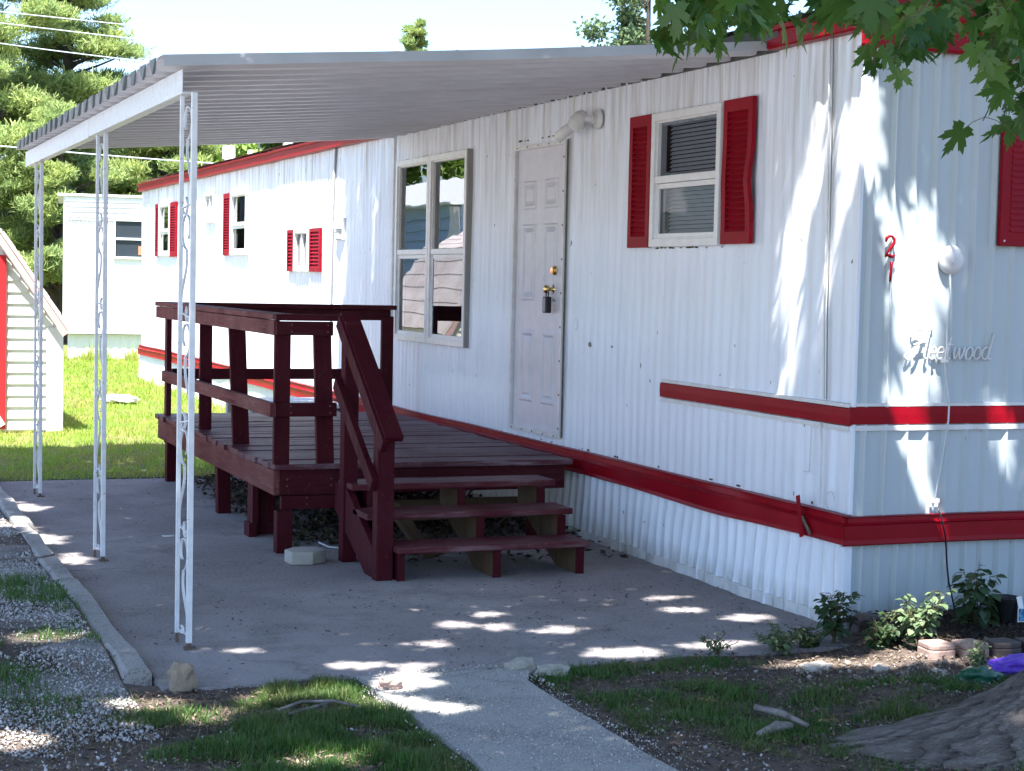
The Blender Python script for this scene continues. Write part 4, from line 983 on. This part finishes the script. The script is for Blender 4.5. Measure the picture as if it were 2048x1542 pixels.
def crumple(name, x, y, z, sx, sy, sz, m_, label, cat, seed):
    bm = bmesh.new(); bmesh.ops.create_icosphere(bm, subdivisions=4, radius=1)
    for v in bm.verts:
        p = v.co.copy(); k = 1 + .35*nz(p.x*2+seed, p.y*2, p.z*2) + .22*abs(nz(p.x*5+seed, p.y*5, p.z*5)) - .1*abs(nz(p.x*11, p.y*11+seed, p.z*11))
        v.co = Vector((p.x*sx*k, p.y*sy*k, max(-.6, p.z)*sz*k))
    me = bpy.data.meshes.new(name); bm.to_mesh(me); bm.free(); me.materials.append(m_)
    me.polygons.foreach_set('use_smooth', [True]*len(me.polygons))
    o = bpy.data.objects.new(name, me); COL.objects.link(o); o.location = (x,y,z); return tag(o, label, cat)
crumple('plastic_bag', .16, -1.10, .035, .15, .07, .05, mat('purple_plastic', (.17,.07,.62), .3), 'crumpled purple plastic bag lying behind the tree root', 'bag', 3)
crumple('plastic_wrapper', -.10, -1.17, .02, .10, .05, .045, mat('green_plastic', (.02,.11,.06), .25), 'crumpled dark green wrapper beside the purple bag', 'wrapper', 8)
for k, (x, y, s, l) in enumerate([(-.62,-.74,.10,'pale flat rock at the sunny edge of the bed'), (-.36,-.84,.08,'whitish rock in front of the bushy weed'), (-.16,-.97,.07,'small whitish rock left of the pale seedling'), (.02,-1.0,.09,'cream rock in the sun in front of the pink blocks')]):
    rock('rock', x, y, -.004, s*.8, s*.5, s*.3, 'white_rock', l, seed=20+k, rz=k, rough=.5)
rock('rock', -1.10, -1.86, .01, .028, .018, .015, 'white_rock', 'small white stone in bare soil, left one of two near the trunk', seed=31)
rock('rock', -.96, -1.84, .01, .035, .02, .015, 'white_rock', 'small white stone in bare soil, right one of two near the trunk', seed=32)
rock('concrete_chunk', -1.86, -.42, .02, .07, .05, .035, 'paver', 'broken concrete chunk at the right edge of the path', 'rubble', seed=41, rough=.5)
rock('concrete_chunk', -1.76, -.52, .015, .08, .035, .025, 'paver', 'flat concrete fragment lying in the dirt beside the path', 'rubble', seed=42, rough=.5)
rock('stone', -2.50, -.60, .03, .05, .04, .03, 'block', 'brownish stone at the left corner where path meets patio', seed=43, rough=.4)
def stick(pts, r_, label):
    b = MB(); b.tube(pts, r_, 7); return tag(b.build('stick', M['bark'], smooth=True), label, 'stick')
stick([(-1.33,-1.45,.05),(-1.27,-1.55,.045),(-1.24,-1.68,.03)], [.012,.014,.008], 'grey broken stick leaning upright in the grass')
stick([(-1.46,-1.70,.02),(-1.36,-1.66,.03),(-1.28,-1.63,.02)], [.010,.022,.014], 'short thick grey stick lying in the grass')
for k, pts in enumerate([[(-3.02,-.86,.02),(-2.92,-.80,.03),(-2.80,-.82,.03),(-2.72,-.90,.02)], [(-3.0,-.93,.02),(-2.88,-.88,.03),(-2.80,-.80,.02)]]): stick(pts, .006, ['curved twig lying on the bare patch in the left grass','straight twig lying on the bare patch in the left grass'][k])
stick([(-3.80,2.55,.06),(-3.62,2.62,.07),(-3.50,2.42,.10),(-3.42,2.5,.10)], .006, 'pale twig lying across the gravel and the kerb')
b = MB(); b.box(-2.62,-2.55,3.62,3.66,.006,.010); tag(b.build('paper_scrap', M['white_frame']), 'tiny white paper scrap on the patio between the posts', 'paper')
crumple('paper_sheet', -1.08, 14.9, .05, .22, .25, .05, mat('white_paper', (.75,.76,.8), .6), 'crumpled white sheet lying on the sunny lawn', 'litter', 5)
b = MB(); b.box(-2.42,-2.36,.2,.21,.004,.006)

# air conditioner behind the deck
ac = thing('air_conditioner', 'pale boxy outdoor air conditioner behind the deck against the home', 'air conditioner', (-.55, 8.6, 0))
b = MB(); b.box(-1.0,-.14,8.2,9.1,.04,.44); b.build('casing', mat('ac_dark_coil', (.05,.05,.055), .6), ac)
b = MB(); b.box(-1.03,-.11,8.17,9.13,.44,.475)
for x in (-1.02,-.15): 
    for y in (8.18, 9.09): b.box(x, x+.04, y, y+.04, 0.0, .44)
b.build('top_panel', M['white_frame'], ac, bevel=.006)
b = MB(); 
for k in range(5): b.tube([(-.57+(.08+.07*k)*math.cos(t), 8.65+(.08+.07*k)*math.sin(t), .482) for t in [i*.35 for i in range(19)]], .005, 4)
b.build('fan_grille', M['cord'], ac)
b = MB()
for k in range(14): b.box(-.97,-.18,8.192,8.198,.07+k*.026,.078+k*.026)
b.build('louvres', M['cord'], ac)

# ------------------------------------------------------------------ shed at the left edge
shed = thing('garden_shed', 'white lap-sided barn shed with pale shingles, red door and trim at the left edge', 'shed', (-3.95, 11.1, 0))
xc = -3.95; half = 1.66; ys0, ys1 = 11.1, 14.6
gam = [(half, 1.10), (half-.62, 1.98), (0, 2.46)]
outl = [(xc-half,0),(xc+half,0)]+[(xc+a, z) for a, z in gam]+[(xc-a, z) for a, z in gam[1::-1]]
b = MB(); b.prism(outl, 1, ys0, ys1); b.build('wall', mat('shed_white', (.80,.80,.78), .5), shed)
def inside_w(z): return half if z <= 1.1 else (lerp(half, half-.62, (z-1.1)/.88) if z < 1.98 else max(0, lerp(half-.62, 0, (z-1.98)/.48)))
b = MB(); z = .02
while z < 2.35:
    wv = inside_w(z+.115)-.02
    b.hexa([(xc-wv,ys0-.022,z),(xc+wv,ys0-.022,z),(xc+wv,ys0,z),(xc-wv,ys0,z),(xc-wv,ys0-.003,z+.112),(xc+wv,ys0-.003,z+.112),(xc+wv,ys0,z+.112),(xc-wv,ys0,z+.112)]); z += .116
for zz in [.02+i*.116 for i in range(9)]:
    b.hexa([(xc+half,ys0,zz),(xc+half+.02,ys0,zz),(xc+half+.02,ys1,zz),(xc+half,ys1,zz),(xc+half,ys0,zz+.112),(xc+half+.003,ys0,zz+.112),(xc+half+.003,ys1,zz+.112),(xc+half,ys1,zz+.112)])
b.build('lap_siding', mat('shed_siding', (.78,.79,.68), .45), shed)
b = MB(); b.box(xc+half-.14, xc+half+.025, ys0-.03, ys0-.022, 0, 1.06); b.build('corner_board', M['white_frame'], shed)
M['shingle'] = ground_mat('pale_shingles', (.60,.53,.50), (.50,.43,.41), (.66,.60,.57), 7, .4)
def roofslab(a, c, th=.035, ov=.10, sign=1):
    (xa, za), (xb, zb) = a, c; d = Vector((xb-xa, 0, zb-za)).normalized(); nrm = Vector((-d.z, 0, d.x))*(1 if sign > 0 else -1)
    if nrm.z < 0: nrm = -nrm
    b = MB(); n = 6 if abs(zb-za) > .5 else 8
    for k in range(n):
        p = Vector((lerp(xa,xb,k/n),0,lerp(za,zb,k/n))) ; q = Vector((lerp(xa,xb,(k+1)/n),0,lerp(za,zb,(k+1)/n)))
        lo, hi = nrm*(th+.005), nrm*th
        b.hexa([(p+Vector((0,ys0-ov,0))), (q+Vector((0,ys0-ov,0))), (q+Vector((0,ys1+ov,0))), (p+Vector((0,ys1+ov,0))), (p+lo+Vector((0,ys0-ov,0))), (q+hi+Vector((0,ys0-ov,0))), (q+hi+Vector((0,ys1+ov,0))), (p+lo+Vector((0,ys1+ov,0)))])
    return b
e1 = (xc+half+.07, 1.02); k1 = (xc+half-.60, 2.0); rg = (xc, 2.49)
for sg in (1, -1):
    f = lambda p: (xc+sg*(p[0]-xc), p[1])
    roofslab(f(e1), f(k1)).build('roof', M['shingle'], shed); roofslab(f(k1), f(rg)).build('roof', M['shingle'], shed)
b = MB()
for sg in (1, -1):
    for a, c in ((e1, k1), (k1, rg)):
        b.bar((xc+sg*(a[0]-xc)-sg*.03, ys0-.105, a[1]-.03), (xc+sg*(c[0]-xc)-sg*.03, ys0-.105, c[1]-.03), .022, .062, (0,0,1))
b.build('rake_board', mat('worn_white_board', (.52,.34,.32), .7), shed)
b = MB(); b.box(xc-1.12, xc+1.12, ys0-.050, ys0-.024, .03, 1.78)
for k in range(9): b.box(xc-1.10+k*.245, xc-1.09+k*.245, ys0-.053, ys0-.050, .05, 1.76)
dr = b.build('door', mat('red_barn_paint', (.52,.015,.02), .5), shed)
b = MB(); b.bar((xc-1.08, ys0-.06, .06), (xc-.04, ys0-.06, 1.74), .02, .08); b.bar((xc+1.08, ys0-.06, .06), (xc+.04, ys0-.06, 1.74), .02, .08); b.box(xc-.03, xc+.03, ys0-.062, ys0-.050, .05, 1.76); b.build('door_trim', M['white_frame'], dr)
b = MB(); b.lathe((xc+.9, ys0-.05, 1.45), (0,-1,0), [(0,.02),(.02,.02),(.02,0)], 10); b.build('hinge', M['screw'], dr)

# ------------------------------------------------------------------ far and neighbouring homes
fh = thing('neighbouring_home', 'white mobile home across the far end of the lawn, beyond the red-trimmed home', 'mobile home', (-.34, 26, 0))
b = MB(); b.box(-.34, 9.0, 26.0, 30.0, .50, 3.02); b.build('wall', M['siding_far'], fh)
b = MB()
for k in range(4): b.hexa([(-.30,25.965,2.64+k*.095),(9,25.965,2.64+k*.095),(9,26,2.64+k*.095),(-.30,26,2.64+k*.095),(-.30,25.99,2.72+k*.095),(9,25.99,2.72+k*.095),(9,26,2.72+k*.095),(-.30,26,2.72+k*.095)])
b.build('lap_band', M['siding_far'], fh)
b = MB(); n = 400; b.grid([[(x, 25.975-.012*math.cos(x*2*math.pi/.14), z) for x in [-.3+i*.0233 for i in range(400)]] for z in (2.58, 2.635)]); b.build('scalloped_trim', M['siding_far'], fh)
b = MB(); b.box(-.32,9,25.96,26,.48,.50); b.box(-.45, 9.1, 25.93, 30.1, 3.02, 3.06); b.split('trim', M['siding_far'], fh)
b = MB(); b.box(-.25, 9.0, 26.12, 26.15, 0, .47)
b.grid([[(x, 26.08-.012*(1 if int(x*12)%2 else 0), z) for x in [-.25+i*.042 for i in range(220)]] for z in (0, .46)]); b.build('skirting', M['siding_far'], fh)
b = MB(); frame_box(b, 0, 1, 0, 1, .1, 0, 1); 
b = MB()
for (x0, x1, z0, z1) in ((.56,1.5,1.88,1.92),(.56,1.5,2.58,2.62),(.56,.60,1.92,2.58),(1.46,1.5,1.92,2.58),(.60,1.46,2.23,2.27)): b.box(x0,x1,25.95,26.0,z0,z1)
wf = b.build('window', M['white_frame'], fh); b = MB(); b.quad((.6,25.985,1.92),(1.46,25.985,1.92),(1.46,25.985,2.58),(.6,25.985,2.58)); b.build('pane', M['window_dark'] if 'window_dark' in M else mat('dark_window', (.03,.04,.05), .08), wf)
b = MB(); b.box(1.02,1.3,25.980,25.984,1.96,2.12); b.build('sign_board', mat('orange_card', (.55,.2,.10), .6), wf)

fh.rotation_euler = (0, 0, math.radians(-7.6))
nh = thing('blue_home', 'white-roofed mobile home with lap siding tinted shade-blue, seen only mirrored in the big window', 'mobile home', (-8, 30, 0))
b = MB(); b.box(-10, -6.0, 21.9, 38, .4, 2.98); b.build('wall', mat('shade_blue_siding', (.35,.45,.60), .5), nh)  # blue of the shaded face is put into the siding colour
b = MB()
for k in range(13):
    z = .45+k*.19; b.hexa([(-6.0,21.9,z),(-5.95,21.9,z),(-5.95,38,z),(-6.0,38,z),(-6.0,21.9,z+.18),(-5.995,21.9,z+.18),(-5.995,38,z+.18),(-6.0,38,z+.18)])
b.build('lap_siding', mat('shade_blue_laps', (.35,.47,.66), .5), nh)
b = MB(); b.prism([(-10.3,2.95),(-5.70,2.93),(-5.70,2.96),(-6.25,3.46),(-8,3.62),(-9.7,3.5),(-10.3,3.4)], 1, 21.6, 38.3); b.build('roof', mat('white_roof', (.85,.85,.85), .5), nh)
b = MB(); b.box(-5.95,-5.90,21.9,22.4,.45,2.9); 
for k in range(9): b.box(-5.90,-5.88,21.95,22.35,.6+k*.25,.72+k*.25)
b.build('corner_panel', mat('white_panel', (.75,.76,.78), .5), nh)

dh = thing('distant_house', 'dark hipped roof tip of a distant house above the canopy', 'house', (14.4, 50, 0))
b = MB(); b.box(5.4, 28.4, 47.4, 57, 0, 6.2); b.build('wall', M['siding_far'], dh)
b = MB(); b.v += [(4.6,46.6,6.1),(29.2,46.6,6.1),(29.2,58,6.1),(4.6,58,6.1),(16.5,51.5,9.72),(17.3,51.8,9.72)]; b.f += [(0,1,4),(1,2,5,4),(2,3,5),(3,0,4,5),(0,3,2,1)]; b.build('roof', mat('dark_shingles', (.010,.010,.012), 1.0, 0, .1), dh)

# ------------------------------------------------------------------ power lines
def line(a, c, r_, label, m_):
    pts = []
    for i in range(25):
        t = i/24; p = Vector(a).lerp(Vector(c), t); p.z -= .9*4*t*(1-t)*.25; pts.append(p)
    b = MB(); b.tube(pts, r_, 6); tag(b.build('power_line', m_, smooth=True), label, 'power line', 'power lines')
lm = mat('cable_grey', (.42,.46,.52), .6)
def thru(p, q, e0, e1): p = Vector(p); q = Vector(q); d = q-p; return p - d*e0, q + d*e1
for p, q, l in (((-2.05,20,5.64),(5.03,20,5.50),'highest of the power lines crossing the sky at upper left'), ((-2.05,20,5.44),(2.52,20,5.30),'middle power line crossing the sky at upper left'), ((-2.05,20,5.14),(.01,20,5.08),'lowest power line crossing the sky at upper left')):
    a, c = thru(p, q, 1.2, 1.6 if q[0] > 4 else 3); line(a, c, .008, l, lm)
line((-6,20,3.72), (9,20,3.42), 0.011, 'lone power line hanging lower, passing under the canopy edge', lm)

# ------------------------------------------------------------------ background trees
def tree(name, x, y, h, r, kind, label, n=9000, base=.12, leaf=.11, seed=1, lobes=38, tip=1.0, trunk=.2):
    R = random.Random(seed); g = np.random.default_rng(seed)
    t = thing(name, label, 'tree', (x, y, 0))
    b = MB(); b.tube([(x+.2*nz(i, seed), y, h*.93*i/10) for i in range(11)], [trunk*(1-.85*i/10)+.02 for i in range(11)], 9)
    cen = []; lobes = int(lobes*(2.1 if kind == 'pine' else 1.2))
    for k in range(lobes):
        u = R.random()**.8; zc = lerp(base, .97, u)*h
        if kind == 'pine': prof_r = r*(1-.80*((zc/h-base)/(1-base))**1.15)*min(1, .5+4*(zc/h-base+.05))
        else: prof_r = r*math.sin(math.pi*min(1, max(.02, (zc/h-base*.4)/(1.02-base*.4))))**.55
        a = R.uniform(0, 6.28); d = prof_r*R.uniform(.35, 1.0)
        c = (x+math.cos(a)*d, y+math.sin(a)*d, zc + (.12*d if kind == 'pine' else 0)); s = r*(R.uniform(.10, .24) if kind == 'pine' else R.uniform(.16, .32))*(1-.35*zc/h); cen.append((c, s))
        b.tube([(x, y, zc-.25*d), ((x+c[0])/2, (y+c[1])/2, zc-.08*d), c], [trunk*.3*(1-.6*zc/h), trunk*.2*(1-.6*zc/h), .015], 5, False)
    b.build('trunk', M['pinebark'], t)
    n = int(n*(2.1 if kind == 'pine' else 1.3)); idx = g.integers(0, len(cen), n); cc = np.array([c[0] for c in cen])[idx]; ss = np.array([c[1] for c in cen])[idx]
    v = g.normal(0, 1, (n, 3)); v /= np.linalg.norm(v, axis=1)[:, None]; v *= (g.random(n)**(.6 if kind == 'pine' else .42))[:, None]*g.uniform(.8, 1.35, n)[:, None]
    sq = np.array([1.3, 1.3, .5]) if kind == 'pine' else np.array([1.15, 1.15, .8])
    wob = 1 + .35*np.sin(idx*1.7)[:,None]*0
    pos = cc + v*ss[:, None]*sq*wob
    if kind == 'pine':                          # tufts: three crossed needle fans pointing up and out
        T = [(-.05,0,0),(.05,0,0),(.16,.03,.9),(.10,.0,1.0),(0,-.05,0),(0,.05,0),(-.14,.14,.8),(-.1,.04,.95)]
        F = [(0,1,2,3),(4,5,6,7)]
        e = eul(g.normal(0,.75,n), g.normal(0,.75,n), g.uniform(0,6.28,n)); S_ = leaf*g.uniform(.6,1.5,n)
        o = scatter('crown', T, F, pos, e, S_[:,None]*np.array([[1.2,1.2,1.1]]), M['pine'], t)
    else:
        T = [(0,0,0),(.5,.32,.08),(1,0,0),(.5,-.32,.08)]
        o = scatter('crown', T, [(0,1,2,3)], pos, eul(g.uniform(-1.2,1.2,n), g.uniform(-1.2,1.2,n), g.uniform(0,6.28,n)), leaf*g.uniform(.7,1.5,n), M[kind], t)
    return t
GT = 'trees behind the homes'
tree('pine_tree', -1.2, 36, 13.5, 3.3, 'pine', 'big yellow-green pine filling the upper left corner, leftmost of the pines', 60000, .10, .15, 3, 80, trunk=.3)
tree('pine_tree', 1.3, 38, 12.0, 2.7, 'pine', 'tall pine with loose bluish branches against the sky, right of the leftmost pine', 26000, .12, .14, 5, 60, trunk=.22)
tree('pine_tree', .55, 33.5, 5.4, 1.9, 'pine', 'lower dark pine behind the left edge of the far white home', 24000, .16, .13, 8, 42, trunk=.28)
tree('pine_tree', 3.6, 37, 5.4, 2.6, 'pine', 'wide pine seen between the canopy posts above the far white home', 30000, .08, .14, 9, 48)
tree('pine_tree', -4.8, 33, 11, 3.2, 'pine', 'dark pine cut by the left edge of the photo', 30000, .1, .15, 13, 50, trunk=.3)
tree('leafy_tree', 6.3, 39, 6.6, 2.6, 'broad', 'bright green leafy tree above the red roof trim, left of the vents', 26000, .1, .17, 14, 44)
tree('leafy_tree', 10.0, 40, 6.7, 2.7, 'broad', 'bright green leafy tree behind the roof vents near the canopy edge', 26000, .1, .17, 15, 44)
tree('leafy_tree', 2.0, 43, 7.2, 3.6, 'broad', 'leafy tree standing behind the pines', 18000, .05, .2, 21, 40)
tree('pine_tree', 12.8, 45, 9.75, 1.0, 'pine', 'small pine tip poking up above the canopy roof', 8000, .2, .15, 16, 30)
tree('leafy_tree', 20.8, 45, 13.0, 2.2, 'wispy', 'wispy pale treetop against the sky left of the maple leaves', 9000, .35, .17, 17, 40)
# trees behind the camera's left, there for the window to mirror
tree('leafy_tree', -15.5, 44, 9.5, 4.0, 'broad', 'green tree beyond the blue home, seen only mirrored in the window', 12000, .1, .3, 18, 40)
tree('leafy_tree', -11, 50, 10, 4.0, 'broad', 'second green tree beyond the blue home, seen only mirrored in the window', 12000, .1, .3, 19, 40)

# ------------------------------------------------------------------ the maple
maple = thing('maple_tree', 'big maple with flared grey roots at lower right, its lobed leaves hanging over the home', 'tree', (.0, -2.35, 0))
TX, TY = .00, -2.38
b = MB(); rows = []; buv = []; rgv = []
NA = 480
for i in range(110):
    zt = i/109; z = -.06 + 3.4*zt**2.3; row = []
    for k in range(NA+1):
        a = 2*math.pi*(k % NA)/NA; ca, sa = math.cos(a), math.sin(a)
        root = max(0, math.cos(a-2.72))**9 + .45*max(0, math.cos(a-4.0))**12 + .6*max(0, math.cos(a-.6))**5 + .5*max(0, math.cos(a-1.6))**10
        fl = math.exp(-max(0, z)/.215); r_ = .37 - .03*min(1, z/3) + .86*fl*(.13+.87*root) + .06*math.exp(-z/.5)
        arc_ = z*3 + (1-fl)*2.2
        w1 = nz(ca*4, sa*4, arc_*1.1) + .5*nz(ca*9, sa*9, arc_*2.2); ph = a*34 + 5.5*w1
        rg_ = abs(math.sin(ph))**.6; brk = .5+.5*nz(ca*11, sa*11, arc_*3.4+3); rg_ *= smooth01(.12, .34, brk)
        r_ += .046*rg_*(.45+.8*brk)*(1+.6*fl) + .05*nz(ca*3, sa*3, z*2)*(.4+fl) + .010*nz(ca*26, sa*26, arc_*6)
        row.append((TX+ca*r_+.04*z, TY+sa*r_, z)); buv.append((ca*1.2, sa*1.2, arc_*.13)); rgv.append(rg_)
    rows.append(row)
b.grid(rows); tr = b.build('trunk', M['bark_trunk'], maple, smooth=True)
a2_ = tr.data.attributes.new('ridge', 'FLOAT', 'POINT'); a2_.data.foreach_set('value', rgv)
at_ = tr.data.attributes.new('barkco', 'FLOAT_VECTOR', 'POINT'); at_.data.foreach_set('vector', [c for q in buv for c in q])
limbs = [((.15,-2.4,3.2),(-.6,-1.6,4.4),(-2.0,-.2,5.6),(-3.6,1.6,7.0)), ((.15,-2.4,3.2),(.7,-1.6,4.6),(1.4,.4,6.4),(1.8,3.2,8.0)), ((.15,-2.4,3.2),(-.3,-3.4,4.6),(-1.6,-4.6,6.4),(-2.6,-5.6,7.8)), ((.15,-2.4,3.2),(.1,-1.6,5.0),(-.5,1.4,6.8),(-1.0,4.8,8.4)), ((-.6,-1.6,4.4),(-1.6,-2.0,5.2),(-3.2,-2.2,6.4),(-4.8,-2.0,7.4)), ((.15,-2.4,3.2),(1.2,-3.0,4.8),(2.6,-3.4,6.8),(3.6,-3.2,8.4)),
         ((-.3,-1.9,3.9),(-.9,-2.4,3.6),(-1.5,-2.75,2.98),(-2.1,-2.9,2.72)), ((.1,-2.4,3.3),(-.45,-2.7,3.2),(-.9,-2.7,2.9),(-1.2,-2.8,2.6))]
for L in limbs:
    pts = []; P_ = [Vector(p) for p in L]
    for i in range(3):
        for k in range(6): pts.append(P_[i].lerp(P_[i+1], k/6)+Vector((nz(i*3+k, 1), nz(i*3+k, 5), nz(i*3+k, 9)))*.05)
    pts.append(P_[3]); r0 = .17 if L[0][2] < 3.3 and L[3][2] > 4 else .06 if L[3][2] > 4 else .022
    b = MB(); b.tube(pts, [lerp(r0, .012 if r0 > .03 else .005, i/18) for i in range(19)], 9); b.build('branch', M['bark'], maple, smooth=True)
# lobed leaf, a fan round its middle
def leaf_outline(det=True):
    pts = []
    lob = [(90,1.0),(40,.86),(140,.86),(-12,.50),(192,.50)]
    if det:
        spec = [(-90,.10),(-70,.30),(-42,.40),(-30,.52),(-24,.46),(-12,.66),(-4,.50),(8,.46),(14,.38),(20,.56),(25,.76),(30,.70),(38,1.0),(46,.74),(51,.78),(54,.58),(62,.38),(68,.52),(70,.76),(76,.70),(80,.92),(84,.82),(90,1.15),(96,.82),(101,.92),(104,.70),(110,.76),(112,.52),(118,.38),(126,.58),(129,.78),(134,.74),(142,1.0),(150,.70),(155,.76),(160,.56),(166,.38),(172,.46),(184,.50),(192,.66),(204,.46),(210,.52),(222,.40),(250,.30)]
    else: spec = [(-90,.12),(-15,.52),(14,.28),(38,.88),(60,.34),(90,1.0),(120,.34),(142,.88),(166,.28),(195,.52)]
    for a, r_ in spec:
        t = math.radians(a); pts.append((math.cos(t)*r_, math.sin(t)*r_, -.14*r_*r_ + .05*abs(math.cos(t))*r_))
    n = len(pts); return [(0,.0,.03)]+pts, [(0, i+1, (i+1) % n+1) for i in range(n)]
LD = leaf_outline(True); LS = leaf_outline(False)
twigs = [[(-2.38,-2.84,2.5),(-2.43,-2.87,2.39),(-2.44,-2.82,2.32)], [(-2.12,-2.59,2.56),(-2.19,-2.58,2.47),(-2.15,-2.42,2.37)], [(-2.2,-2.96,2.48),(-2.17,-2.81,2.44),(-2.26,-2.89,2.36)], [(-1.73,-2.4,2.62),(-1.77,-2.35,2.55),(-1.88,-2.42,2.47)], [(-1.7,-2.57,2.6),(-1.78,-2.62,2.51),(-1.81,-2.56,2.45)], [(-1.61,-2.74,2.52),(-1.6,-2.6,2.45),(-1.66,-2.62,2.37),(-1.7,-2.67,2.3)], [(-1.87,-3.23,2.43),(-1.98,-3.28,2.34),(-1.98,-3.23,2.29),(-1.98,-3.19,2.24)], [(-1.38,-2.59,2.6),(-1.48,-2.67,2.51),(-1.47,-2.59,2.48)], [(-1.47,-2.88,2.55),(-1.53,-2.87,2.48),(-1.66,-2.99,2.4)], [(-1.73,-3.3,2.47),(-1.65,-3.18,2.36),(-1.73,-3.26,2.25)], [(-1.27,-2.88,2.5),(-1.3,-2.83,2.37),(-1.38,-2.84,2.23),(-1.42,-2.83,2.14)], [(-1.24,-2.89,2.37),(-1.25,-2.82,2.27),(-1.33,-2.84,2.19)], [(-.95,-2.52,2.62),(-.99,-2.48,2.51),(-1.08,-2.53,2.37)], [(-1.92,-3.05,2.49),(-1.95,-3.02,2.45),(-2.01,-3.01,2.41)], [(-1.51,-2.77,2.47),(-1.62,-2.83,2.4),(-1.61,-2.7,2.38)], [(-1.3,-2.94,2.44),(-1.42,-2.94,2.41),(-1.4,-2.78,2.38)], [(-1.01,-2.61,2.29),(-.99,-2.47,2.22),(-1.09,-2.52,2.15)], [(-2.51,-2.95,2.47),(-2.45,-2.87,2.43),(-2.41,-2.87,2.38)], [(-2.41,-3.05,2.46),(-2.45,-3.16,2.38),(-2.4,-3.04,2.35)], [(-1.45,-3.03,2.53),(-1.49,-3.0,2.45),(-1.62,-3.05,2.39)]]
b = MB(); pos = []; ang = []; R = random.Random(5)
for tw in twigs:
    P_ = [Vector(p) for p in tw]
    src = P_[0]+Vector((.30,.05,.30)); b.tube([src]+P_, [.005,.0035]+[.002]*(len(P_)-1), 5)
    L = len(P_)-1
    for _ in range(10):
        u = R.random()*L; i = min(L-1, int(u)); p = P_[i].lerp(P_[i+1], u-i)
        a = R.uniform(0, 6.28); d = Vector((math.cos(a), math.sin(a), -.5))*R.uniform(.03, .085); q = p + d
        b.tube([p, p+d*.5+Vector((0,0,.006)), q], .0011, 4, False)
        pos.append(q); ang.append((R.uniform(-1.5,-.25)-.35, R.uniform(-.45,.45), a-math.pi/2+R.uniform(-.4,.4), R.uniform(.055,.095)))
b.build('twig', M['twig'], maple)
A = np.array(ang); scatter('low_leaves', LD[0], LD[1], np.array(pos), eul(A[:,0],A[:,1],A[:,2]), A[:,3][:,None]*np.stack([rng.uniform(.8,1.1,len(A)), rng.uniform(.8,1.1,len(A)), rng.uniform(-1.5,3.2,len(A))],1), M['maple'], maple)

# crown: leaves are left out where the photo shows sun reaching the ground and walls
holes = [(-1.80,.57,.10,.06),(-1.36,.34,.14,.085),(-1.30,-.22,.22,.10),(-.80,-.18,.22,.08),(-1.55,.78,.08,.05),(-1.62,.48,.07,.05),
         (-2.52,-.14,.13,.05),(-2.26,-.20,.10,.04),(-2.38,-.40,.15,.06),(-2.42,-.56,.12,.05),(-3.68,.62,.20,.10),(-3.45,-.52,.16,.14),(-3.28,-.75,.1,.1),(-3.98,-.90,.16,.12),(-3.0,-1.45,.16,.09),
         (-.50,.95,.13,.04),(-.56,.62,.12,.05),(-.35,.35,.16,.07),(-3.30,3.7,.10,.28),(-3.24,5.2,.12,.2),(-3.46,4.2,.15,.3),(-3.28,2.9,.08,.2),(-3.0,-.55,.09,.06),(-2.78,-.56,.18,.09),(-2.62,-.78,.15,.10),(-2.42,-.95,.10,.05),
         (-.55,-.62,.30,.09),(-.2,-.72,.30,.12),(0,-.62,.2,.14),(.12,-.95,.14,.07),(-.05,-.45,.10,.10),
         (.80,.68,.17,.10),(.66,.50,.13,.12),(.56,.36,.13,.12),(.52,.24,.13,.12),(.50,.13,.10,.06),(.72,1.03,.03,.08),(.665,.93,.05,.10),(.62,.80,.04,.10),(.62,.68,.03,.06),(1.10,.33,.02,.06),
         (.66,1.33,.05,.10),(.62,1.32,.045,.10),(.53,1.30,.04,.12),(.46,1.28,.035,.10),(.38,1.20,.03,.10),(.70,1.28,.04,.05),(.60,1.10,.03,.08),(.50,.95,.03,.08),(.30,1.05,.03,.08),(.42,.85,.02,.06),
         (-3.9,5.5,.4,.5),(-4.3,2.6,.3,.3),(-2.9,.3,.05,.04),(-2.05,.20,.10,.03)]
HA = np.array(holes)
N = 125000
Gx = rng.uniform(-5.4, 3.4, N); Gy = rng.uniform(-4.6, 10.0, N); zz = rng.uniform(4.2, 8.6, N)
yl = Gy - (SY/SX)*Gx
e = np.array([nz(a*3, c*.7, 2) for a, c in zip(Gx, Gy)])
ok = Gy < 9.6 + .25*e
ok &= ~((Gx > 0) & (yl > 8.75 + .3*e))
streak = np.array([nz(a*7, 3.3) for a in yl]); ok &= ~((Gx > 0) & (yl > 7.2) & (streak > .12))
hit = np.zeros(N, bool)
wx = .055*np.array([nz(a*14, c*14, 3) for a, c in zip(Gx, Gy)]); wy = .045*np.array([nz(a*14, c*14, 8) for a, c in zip(Gx, Gy)])
for cx, cy, rx, ry in HA:
    mg = (.048 if cy > .74 else .062) if cx > .0 else .070
    hit |= ((Gx+wx-cx)/(rx*.72+mg))**2 + ((Gy+wy-cy)/(ry*.72+mg))**2 < 1
ok &= ~hit
ok &= ~((Gx > 1.6) & (rng.random(N) < .5)) & ~((Gy > 6.3) & (Gy < 8.4) & (Gx > -2.4) & (Gx < 0) & (rng.random(N) < .5))
P_ = np.stack([Gx - SX*zz, Gy - SY*zz, zz], 1)
u_, v_, d_ = proj(P_); ok &= ~((d_ > 0) & (u_ > -60) & (u_ < 2108) & (v_ > -70) & (v_ < 1600))
P_ = P_[ok]; n = len(P_)
scatter('crown', LS[0], LS[1], P_, eul(rng.normal(0,.45,n), rng.normal(0,.45,n), rng.uniform(0,6.28,n)), rng.uniform(.10,.15,n), M['maple'], maple)
print('crown leaves', n, 'objects', len(bpy.data.objects))
